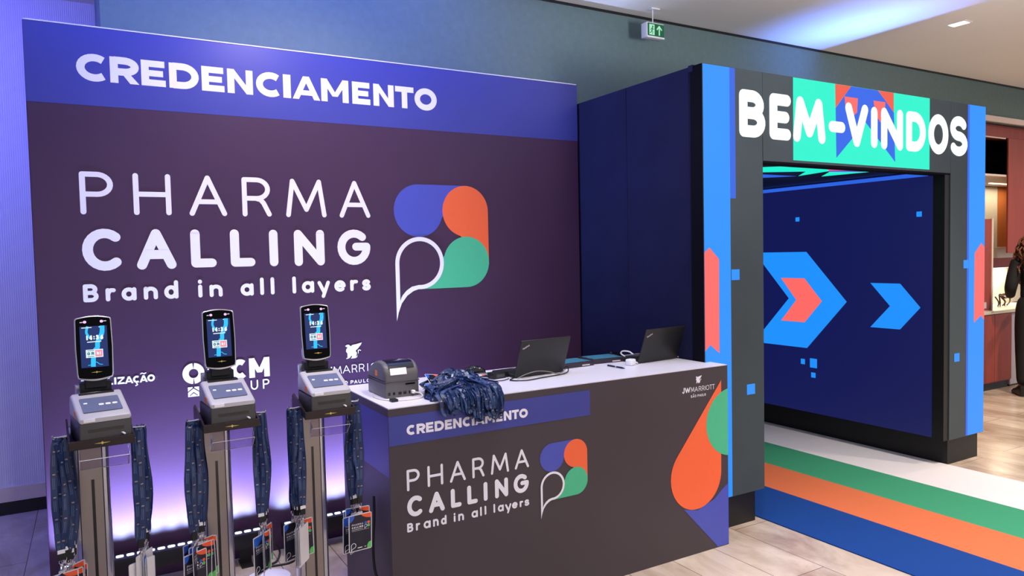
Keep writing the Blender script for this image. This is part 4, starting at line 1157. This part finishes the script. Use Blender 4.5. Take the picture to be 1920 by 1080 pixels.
def loose_badge(loc, rot, label, kind='orange'):
    t = bpy.data.objects.new('badge', BADGE[kind]); COL.objects.link(t); t.location = loc; t.rotation_euler = rot
    tag(t, label, 'badge', None); return t
loose_badge((1.735, 3.335, CZ+.006), (math.radians(-88), 0, math.radians(70)), 'orange and dark badge lying flat between heap and black adapter')
loose_badge((1.36, 3.12, CZ+.082), (math.radians(-50), math.radians(10), math.radians(20)), 'orange cornered badge sticking out at the back left of the heap')
loose_badge((1.345, 3.05, CZ+.058), (math.radians(-52), math.radians(-8), math.radians(-30)), 'orange cornered badge half buried in left side of the heap')

def mouse(loc, rz, label):
    t = thing('computer_mouse', label, 'mouse', loc, rz)
    b = nb()
    prof = [(-.052, 0), (.052, 0), (.054, .010), (.040, .026), (.010, .035), (-.025, .030), (-.050, .014)]
    prism(b, prof, 'x', -.030, .030, 0, .010, 3); obj('shell', b, MT['black_gloss'], t, 50)
    b = nb(); tube(b, [(-.003, .030, .0325), (.003, .030, .0325)], .006, 10); obj('wheel', b, MT['grey_dark'], t)
    return t
mouse((1.60, 3.15, CZ+.062), math.radians(70), 'black computer mouse lying on the right side of the lanyard heap')
mouse((2.715, 3.475, CZ), math.radians(95), 'black computer mouse behind the right laptop beside the tablets')

def laptop(loc, rz, w, label):
    t = thing('laptop', label, 'laptop', loc, rz, 'black laptops open on the counter')
    d, h = .215, .208
    b = nb(); box(b, -w/2, w/2, .006, d, .002, .017, bev=.003); base = obj('base', b, MT['laptop'], t, 40)
    b = nb(); box(b, -w/2+.02, w/2-.02, .03, .125, .0168, .0185); obj('keyboard', b, MT['black'], base)
    b = nb(); box(b, -.05, .05, .135, .20, .0168, .0178); obj('touchpad', b, MT['grey_dark'], base)
    A = math.radians(20)
    R_ = Matrix.Translation((0, .004, .004)) @ Matrix.Rotation(A, 4, 'X')
    b = nb(); box(b, -w/2, w/2, -.004, .004, 0, h, bev=.003); q = nb(); merge(q, b, 0, R_); lid = obj('lid', q, MT['laptop'], t, 40)
    b = nb(); box(b, -w/2+.008, w/2-.008, .0038, .0048, .012, h-.008); q = nb(); merge(q, b, 0, R_); obj('display', q, MT['screen_dim'], lid)
    f = lambda a, c, l=0.0: tuple(R_ @ Vector((a, -.0044-l, c)))
    rot = math.radians(27)
    def g(a, c, l=0.0):
        x = -w/2+.018+a*math.cos(rot)-c*math.sin(rot); z = h-.050+a*math.sin(rot)+c*math.cos(rot); return f(x, z, l)
    b = nb(); text(b, 'ThinkPad', 0, 0, .010, .0020, g, True, 0, .0003, width=.042); obj('lid_lettering', b, MT['silver'], lid)
    b = nb(); tube(b, [(-w/2+.03, .004, .012), (-w/2+.07, .004, .012)], .006, 8); obj('hinge', b, MT['black'], t)
    b = nb(); tube(b, [(w/2-.07, .004, .012), (w/2-.03, .004, .012)], .006, 8); obj('hinge', b, MT['black'], t)
    return t
MT['screen_dim'] = led('laptop_display', (60, 70, 90), .6)
MT['silver'] = mat('silver_lettering', (206, 200, 200), .3, metal=.3)
laptop((2.012, 3.212, CZ), math.radians(4), .318, 'black laptop with open lid in the middle of the counter beside cables')
laptop((2.825, 3.210, CZ), math.radians(5), .322, 'black laptop with open lid at the right end of the counter by the archway')

def tablet(loc, rz, label):
    t = thing('tablet', label, 'tablet', loc, rz, 'tablets lying on the counter')
    b = nb(); prism(b, rrect(-.115, .115, -.085, .085, .014), 'z', 0, .026, 0, .005, 2); obj('rugged_case', b, MT['case'], t, 40)
    b = nb(); prism(b, rrect(-.096, .096, -.066, .066, .004), 'z', .0258, .0275); obj('display', b, MT['tablet_screen'], t)
    b = nb(); box(b, .02, .075, -.0862, -.083, .005, .012, bev=.001); obj('silver_latch', b, MT['silver'], t)
    return t
MT['case'] = mat('tablet_case', (44, 36, 48), .45, noise=.05)
tablet((2.325, 3.385, CZ), math.radians(4), 'rugged dark tablet with teal screen, nearer one beside the left laptop')
tablet((2.568, 3.412, CZ), math.radians(-4), 'rugged dark tablet with teal screen, right one in front of the mouse')
b = nb(); tube(b, [(2.478, 3.235, CZ+.005), (2.480, 3.20, CZ+.005), (2.484, 3.12, CZ+.005), (2.486, 3.095, CZ+.004)], [.0045, .0048, .0048, .0015], 10)
pn = tag(obj('pen', b, MT['navy_pen'] if 'navy_pen' in MT else mat('navy_pen', (30, 34, 66), .3), None, 50), 'dark blue pen lying on counter in front of the right tablet', 'pen')
b = nb(); tube(b, [(2.4815, 3.170, CZ+.005), (2.4820, 3.160, CZ+.005)], .0052, 10); obj('pen_band', b, MT['silver'], pn)
wa = thing('charger', 'white charger plug with bundled cable beside the pen on the counter', 'charger', (2.604, 3.185, CZ), .3)
b = nb(); box(b, -.028, .020, -.022, .022, 0, .036, bev=.008, seg=3); obj('plug_body', b, MT['white_plastic'], wa, 50)
b = nb(); box(b, .020, .030, -.010, .010, .010, .028, bev=.003); obj('plug_face', b, MT['grey_light'], wa)
b = nb(); tube(b, smoothpath([(.028, 0, .018), (.050, -.012, .006), (.055, .010, .006), (.030, .030, .006), (.055, .030, .012), (.062, .0, .008)], 6), .003, 7); obj('bundled_cable', b, MT['white_plastic'], wa, 60)
cable('white_cable', [(2.70, 3.36, CZ+.022), (2.72, 3.42, CZ+.030), (2.79, 3.49, CZ+.032), (2.84, 3.49, CZ+.024), (2.85, 3.46, CZ+.006)], .0045, MT['white_plastic'], 'white cable loop rising behind the right laptop')
cable('white_cable', [(2.992, 3.22, CZ+.008), (2.975, 3.31, CZ+.022), (2.97, 3.42, CZ+.012), (2.975, 3.50, CZ+.004)], .003, MT['cable_white'], 'pale cable running from right laptop to the back right corner')
ad = thing('power_adapter', 'black power adapter with cables between the heap and the left laptop', 'power adapter', (1.795, 3.27, CZ), .15)
b = nb(); box(b, -.050, .050, -.028, .028, 0, .032, bev=.004); obj('adapter_body', b, MT['black'], ad, 40)
b = nb(); box(b, -.030, .022, -.0286, -.027, .008, .025); obj('rating_label', b, MT['grey_dark'], ad)
b = nb(); tube(b, [(.050, .0, .016), (.066, .0, .016)], .007, 10); obj('strain_relief', b, MT['cable_grey'], ad)
cable('laptop_cable', [(1.861, 3.275, CZ+.016), (1.845, 3.20, CZ+.006), (1.80, 3.15, CZ+.004), (1.86, 3.10, CZ+.004), (1.97, 3.12, CZ+.004), (2.05, 3.135, CZ+.004), (2.12, 3.145, CZ+.005), (2.165, 3.17, CZ+.012), (2.19, 3.215, CZ+.030), (2.182, 3.24, CZ+.012)], .0028, MT['cable_black'], 'dark cable looping along the front of the left laptop')
cable('laptop_cable', [(1.85, 3.17, CZ+.004), (1.90, 3.165, CZ+.022), (1.97, 3.16, CZ+.032), (2.04, 3.155, CZ+.022), (2.10, 3.16, CZ+.005), (2.17, 3.20, CZ+.02)], .0024, MT['cable_grey'], 'thin grey cable arching before the lid of the left laptop')
cable('black_cable', [(1.745, 3.28, CZ+.014), (1.70, 3.31, CZ+.010), (1.66, 3.38, CZ+.006), (1.70, 3.45, CZ+.005), (1.80, 3.42, CZ+.005), (1.86, 3.36, CZ+.006)], .003, MT['cable_black'], 'black cable looping behind the badge on the counter')
cable('black_cable', [(1.63, 3.18, CZ+.03), (1.68, 3.20, CZ+.006), (1.76, 3.17, CZ+.004), (1.82, 3.20, CZ+.004)], .0022, MT['cable_black'], 'thin black cable from the mouse on the heap toward adapter')

# ================================================================== FLOOR BITS
cable('black_cable', [(1.035, 3.05, .60), (1.030, 3.04, .50), (1.015, 3.02, .40), (1.012, 3.00, .30), (1.028, 2.98, .20), (1.020, 2.97, .06), (1.00, 2.96, .008), (.95, 3.05, .006)], .006, MT['cable_black'], 'black cable hanging down the left side of the counter')
cable('black_cable', [(.76, 4.08, .11), (.80, 4.06, .10), (.83, 4.05, .05), (.80, 4.02, .008), (.72, 4.0, .006), (.86, 3.97, .006), (.92, 4.03, .006)], .006, MT['cable_black'], 'black cable on the floor between the two light bars')
b = nb(); lathe(b, [(0, 0.0006), (.115, .0006), (.118, .012), (.110, .026), (.080, .034), (0, .036)], .716, 3.80, 36); tag(obj('round_floor_disc', b, MT['white_plastic'], None, 40), 'white round disc on the tiles at the bottom edge, right of middle kiosk', 'floor disc')

# ================================================================== EXIT SIGN, CEILING LIGHT
ex = thing('exit_sign', 'green lit exit sign with running figure and up arrow under the ceiling', 'exit sign', (3.627, 4.135, 3.262))
ex.scale = (.80, .62, .90)
b = nb(); box(b, -.103, .103, -.050, .055, -.060, .060, bev=.006); obj('sign_housing', b, MT['white_plastic'], ex, 40)
MT['exit_green'] = led('exit_green', (10, 92, 52), 1.0); MT['exit_white'] = led('exit_white', (165, 232, 196), 1.0)
fx = lambda a, c, l=0.0: (a, -.0515-l, c)
b = nb(); poly2d(b, rect(-.096, .099, -.048, .052), fx); obj('sign_face', b, MT['exit_green'], ex)
b = nb(); poly2d(b, rect(-.076, -.014, -.040, .044), fx, 0, .0005); obj('door_symbol', b, MT['exit_white'], ex)
b = nb()
stroke2d(b, arc(-.036, .026, .004, .004, 0, 360, 10), .004, fx, True, 0, .0010)
stroke2d(b, [(-.040, .014), (-.047, -.006)], .0055, fx, True, 0, .0010); stroke2d(b, [(-.047, -.006), (-.036, -.014), (-.040, -.032)], .003, fx, True, 0, .0010); stroke2d(b, [(-.047, -.006), (-.055, -.020), (-.068, -.024)], .003, fx, True, 0, .0010); stroke2d(b, [(-.040, .013), (-.028, .004), (-.022, .008)], .0024, fx, True, 0, .0010); stroke2d(b, [(-.041, .013), (-.054, .010), (-.060, -.002)], .0024, fx, True, 0, .0010)
obj('running_figure', b, MT['exit_green'], ex)
b = nb(); stroke2d(b, [(.042, -.038), (.042, .030)], .0075, fx, False, 0, .0005); stroke2d(b, [(.012, .006), (.042, .034), (.072, .006)], .0065, fx, False, 0, .0006); obj('arrow', b, MT['exit_white'], ex)
b = nb(); box(b, -.103, .103, -.0535, -.050, -.062, -.050); obj('lower_rim', b, MT['white_plastic'], ex)
b = nb(); box(b, -.03, .07, -.03, .03, .176, .1865, bev=.003); tube(b, [(-.0, 0, .058), (-.0, 0, .178)], .005, 8); obj('ceiling_mount', b, MT['white_plastic'], ex)
dl = thing('ceiling_light', 'small lit rectangular ceiling light at the upper right', 'ceiling light', (6.10, 3.30, HC))
b = nb(); box(b, -.055, .055, -.075, .075, -.006, -.0005); obj('frame', b, MT['white_plastic'], dl)
MT['lamp'] = led('warm_lamp', (255, 236, 205), 3.0)
b = nb(); box(b, -.042, .042, -.062, .062, -.0085, -.006); obj('diffuser', b, MT['lamp'], dl)

# ================================================================== HALLWAY BAR at the right
hb = thing('bar_cabinet', 'red-brown wooden bar cabinet with pale stone top in the lit niche', 'cabinet', (0, 0, 0))
b = nb(); box(b, 8.02, 9.15, 4.345, 5.2, .09, .868); obj('cabinet_body', b, MT['wood'], hb)
for x0, x1 in ((8.03, 8.40), (8.405, 8.775), (8.78, 9.145)):
    b = nb(); box(b, x0, x1, 4.335, 4.344, .10, .862, bev=.002); d = obj('door', b, MT['wood'], hb)
b = nb(); box(b, 8.02, 9.15, 4.38, 5.2, 0, .09); obj('toe_kick', b, MT['black'], hb)
b = nb(); box(b, 8.02, 10.25, 4.325, 5.19, .869, .905, bev=.004); obj('stone_top', b, MT['stone'], hb)
ap = thing('fridge', 'grey low appliance beside the bar cabinet, behind the standing person', 'appliance', (0, 0, 0))
b = nb(); box(b, 9.17, 10.2, 4.36, 5.0, .02, .858, bev=.01); obj('appliance_body', b, MT['steel_app'], ap)
b = nb(); box(b, 9.30, 10.05, 4.335, 4.36, .78, .80, bev=.004); obj('handle', b, MT['chrome'], ap)
b = nb(); box(b, 9.2, 10.15, 4.38, 4.98, 0, .019); obj('feet', b, MT['black'], ap)
uc = thing('wall_cupboard', 'dark wooden wall unit above the bar with tall doors and open shelf', 'cupboard', (0, 0, 0))
b = nb(); box(b, 8.01, 11.19, 4.40, 4.55, 2.865, 3.0); obj('valance', b, MT['wood'], uc)
b = nb(); box(b, 8.01, 11.19, 4.40, 5.2, 2.425, 2.447); obj('shelf', b, MT['trim'], uc)
b = nb(); box(b, 8.01, 9.10, 4.395, 4.41, 2.852, 2.864); obj('light_edge', b, MT['trim'], uc)
b = nb(); box(b, 8.01, 11.19, 5.0, 5.2, 2.45, 2.85); obj('shelf_back', b, MT['wood_dark'], uc)
b = nb(); box(b, 9.13, 10.10, 4.38, 4.398, 1.55, 2.862, bev=.003); box(b, 10.105, 11.19, 4.38, 4.398, 1.55, 2.862, bev=.003); obj('tall_doors', b, MT['wood'], uc)
b = nb(); box(b, 10.56, 11.19, 5.195, 5.235, .91, 2.42); obj('orange_back_panel', b, MT['wood_orange'], uc)
b = nb(); box(b, 8.01, 10.555, 5.195, 5.235, .91, 2.42); obj('back_panel_lit_part', b, MT['stone'], uc)  # pale colour paints the lamp's glow on this end of the niche back
b = nb(); box(b, 9.35, 9.72, 4.60, 4.9, 1.49, 1.62, bev=.003); obj('ledge', b, MT['stone'], uc)
b = nb(); box(b, 9.35, 10.2, 4.66, 4.9, 1.37, 1.489); obj('ledge_wood', b, MT['wood'], uc)
b = nb(); box(b, 9.35, 10.6, 4.86, 4.9, .908, 1.369); obj('splash_panel', b, MT['stone'], uc)
b = nb(); box(b, 9.8, 10.8, 4.9, 4.93, 2.415, 2.425); obj('strip_lamp', b, MT['lamp'], uc)
b = nb(); box(b, 9.4, 10.1, 4.70, 4.84, 1.364, 1.370); obj('strip_lamp', b, MT['lamp'], uc)
area('bar_lamp', (10.3, 5.0, 2.40), None, 6, (1.0, .86, .62), 1.0, .05, 180, (0, 0, 0))
area('bar_counter_lamp', (9.75, 4.77, 1.36), None, 8, (1.0, .86, .62), .6, .10, 180, (0, 0, 0))
up_ = thing('upright_panel', 'upright dark red wooden panel with a pale edge standing on the bar top', 'panel', (0, 0, 0))
b = nb(); box(b, 8.50, 8.858, 4.42, 4.45, .9055, 1.94); obj('wood_panel', b, MT['wood'], up_)
b = nb(); box(b, 8.858, 8.882, 4.41, 4.46, .9055, 1.945); obj('pale_edge', b, MT['trim'], up_)
b = nb(); box(b, 8.70, 8.76, 4.417, 4.42, .93, 1.0); obj('small_plate', b, MT['grey_light'], up_)
b = nb()
rr = random.Random(4)
for k in range(5):
    p0 = (9.42+.05*k, 4.62, .909); tube(b, smoothpath([p0, (p0[0]+rr.uniform(-.05, .05), 4.60, .96), (p0[0]+rr.uniform(-.08, .08), 4.62, 1.02+rr.uniform(-.02, .04)), (p0[0]+rr.uniform(-.1, .1), 4.60, 1.0)], 5), .008, 6)
tag(obj('wire_tangle', b, MT['wood_dark'], None, 60), 'small dark tangle of wires lying on the lit bar top', 'wires')

# ================================================================== PERSON at the bar (dark clothes, long curly hair, seen from behind)
def skin_obj(name, verts, edges, radii, m, parent, root=0, sub=2):
    me = bpy.data.meshes.new(name); me.from_pydata([Vector(v) for v in verts], edges, []); me.update()
    me.materials.append(m)
    o = bpy.data.objects.new(name, me); COL.objects.link(o)
    if parent: o.parent = parent
    md = o.modifiers.new('skin', 'SKIN'); md.use_smooth_shade = True
    if not me.skin_vertices:
        bpy.context.view_layer.objects.active = o
    for i, r in enumerate(radii):
        sv = me.skin_vertices[0].data[i]; sv.radius = (r, r) if not isinstance(r, tuple) else r; sv.use_root = (i == root)
    s = o.modifiers.new('sub', 'SUBSURF'); s.levels = sub; s.render_levels = sub
    return o
pe = thing('person', 'person with long curly brown hair in black clothes standing at the bar', 'person', (8.785, 3.93, 0), math.radians(-48))
pe.scale = (1.06, 1.06, 1.06)
# local frame: facing +y, x to the person's right
V = [(0, 0, .93), (0, 0, 1.08), (0, .01, 1.25), (0, 0, 1.38), (0, .01, 1.46), (0, .025, 1.56), (0, .03, 1.64),
     (.095, 0, .86), (.10, .01, .48), (.10, -.01, .09), (.105, .12, .035),
     (-.095, 0, .86), (-.10, .03, .48), (-.10, .02, .09), (-.11, .15, .035),
     (.175, -.005, 1.36), (.225, -.03, 1.10), (.16, .20, 1.02), (.14, .28, 1.03),
     (-.175, -.005, 1.36), (-.235, -.04, 1.11), (-.17, .19, 1.02), (-.15, .27, 1.03)]
E_ = [(0, 1), (1, 2), (2, 3), (3, 4), (4, 5), (5, 6), (0, 7), (7, 8), (8, 9), (9, 10), (0, 11), (11, 12), (12, 13), (13, 14), (3, 15), (15, 16), (16, 17), (17, 18), (3, 19), (19, 20), (20, 21), (21, 22)]
RR = [(.15, .11), (.125, .095), (.14, .105), (.12, .085), .055, (.075, .09), (.07, .08), .085, .058, .042, .03, .085, .058, .042, .03, .055, .045, .034, .030, .055, .045, .034, .030]
body = skin_obj('body', V, E_, [tuple(x*.78 for x in r) if i < 4 else r for i, r in enumerate(RR)], MT['skin'], pe)
top_i = [0, 1, 2, 3, 15, 16, 17, 19, 20, 21]
def sub_fig(name, ids, grow, m):
    mp_ = {v: k for k, v in enumerate(ids)}
    ed = [(mp_[a], mp_[c]) for a, c in E_ if a in mp_ and c in mp_]
    rad = [tuple(x+grow for x in RR[i]) if isinstance(RR[i], tuple) else (RR[i]+grow, RR[i]+grow) for i in ids]
    return skin_obj(name, [V[i] for i in ids], ed, rad, m, pe)
sub_fig('black_top', top_i, .014, MT['clothes'])
sub_fig('black_trousers', [0, 1, 7, 8, 9, 11, 12, 13], .016, MT['clothes'])
for s_ in (-1, 1):
    x = s_*.105; y = .0 if s_ > 0 else .03
    b = nb(); prism(b, [(-.09+y, 0), (.17+y, 0), (.18+y, .02), (.13+y, .05), (.03+y, .075), (-.04+y, .11), (-.09+y, .11)], 'x', x-.045, x+.045, 0, .012, 3); obj('shoe', b, MT['shoe'], pe, 50)
    # hand: palm plus five fingers resting on the bar edge
    hx, hy, hz = (.14, .28, 1.03) if s_ > 0 else (-.15, .27, 1.03)
    HV = [(hx, hy, hz), (hx, hy+.06, hz-.005)]; HE = [(0, 1)]; HR = [.028, (.036, .016)]
    for q, (dx, ln) in enumerate(((-.030, .060), (-.010, .070), (.010, .066), (.030, .052))):
        n0 = len(HV); HV += [(hx+dx, hy+.085, hz-.004), (hx+dx*1.15, hy+.085+ln*.5, hz-.010), (hx+dx*1.2, hy+.085+ln, hz-.028)]; HE += [(1, n0), (n0, n0+1), (n0+1, n0+2)]; HR += [.0095, .0085, .007]
    n0 = len(HV); HV += [(hx-s_*.040, hy+.035, hz-.008), (hx-s_*.058, hy+.065, hz-.020)]; HE += [(0, n0), (n0, n0+1)]; HR += [.011, .008]
    skin_obj('hand', HV, HE, HR, MT['skin'], pe)
# face (turned to the bar) and hair
b = nb(); tube(b, [(0, .115, 1.615), (0, .135, 1.585), (0, .118, 1.578)], [.010, .014, .009], 8); obj('nose', b, MT['skin'], pe, 60)
for s_ in (-1, 1):
    b = nb(); bmesh.ops.create_icosphere(b, subdivisions=2, radius=.012, matrix=Matrix.Translation((s_*.032, .108, 1.615))); obj('eye', b, MT['white_plastic'], pe, 60)
b = nb(); tube(b, [(-.024, .112, 1.545), (0, .120, 1.543), (.024, .112, 1.545)], [.003, .006, .003], 8); obj('mouth', b, mat('lips', (150, 84, 78), .5), pe, 60)
b = nb(); rr = random.Random(9)
cap = bmesh.new(); bmesh.ops.create_icosphere(cap, subdivisions=3, radius=1.0)
for v in cap.verts:
    v.co = Vector((v.co.x*.105, v.co.y*.108-.012, v.co.z*.115+1.632))
bmesh.ops.delete(cap, geom=[v for v in cap.verts if v.co.y > .055 and v.co.z < 1.69], context='VERTS')
merge(b, cap, 0)
for k in range(150):
    a = rr.uniform(-30, 210); ar_ = math.radians(a)
    x = .095*math.cos(ar_); y = -.012-.100*math.sin(ar_) if math.sin(ar_) > 0 else -.012-.03*math.sin(ar_)
    z0 = rr.uniform(1.56, 1.72); L = rr.uniform(.22, .42); out = rr.uniform(1.1, 2.0)
    ph = rr.uniform(0, 6.28); pts = []
    k0 = max(.35, min(1, (1.75-z0)/.13))
    for q in range(15):
        t = q/14
        w_ = k0+(out-k0)*min(1, t*2.2)
        pts.append((x*w_+.018*math.cos(ph+t*13), y*w_*.9+.018*math.sin(ph+t*13), z0-L*t))
    tube(b, pts, [.011*(1-.4*q/14) for q in range(15)], 5)
obj('curly_hair', b, MT['hair'], pe, 80)
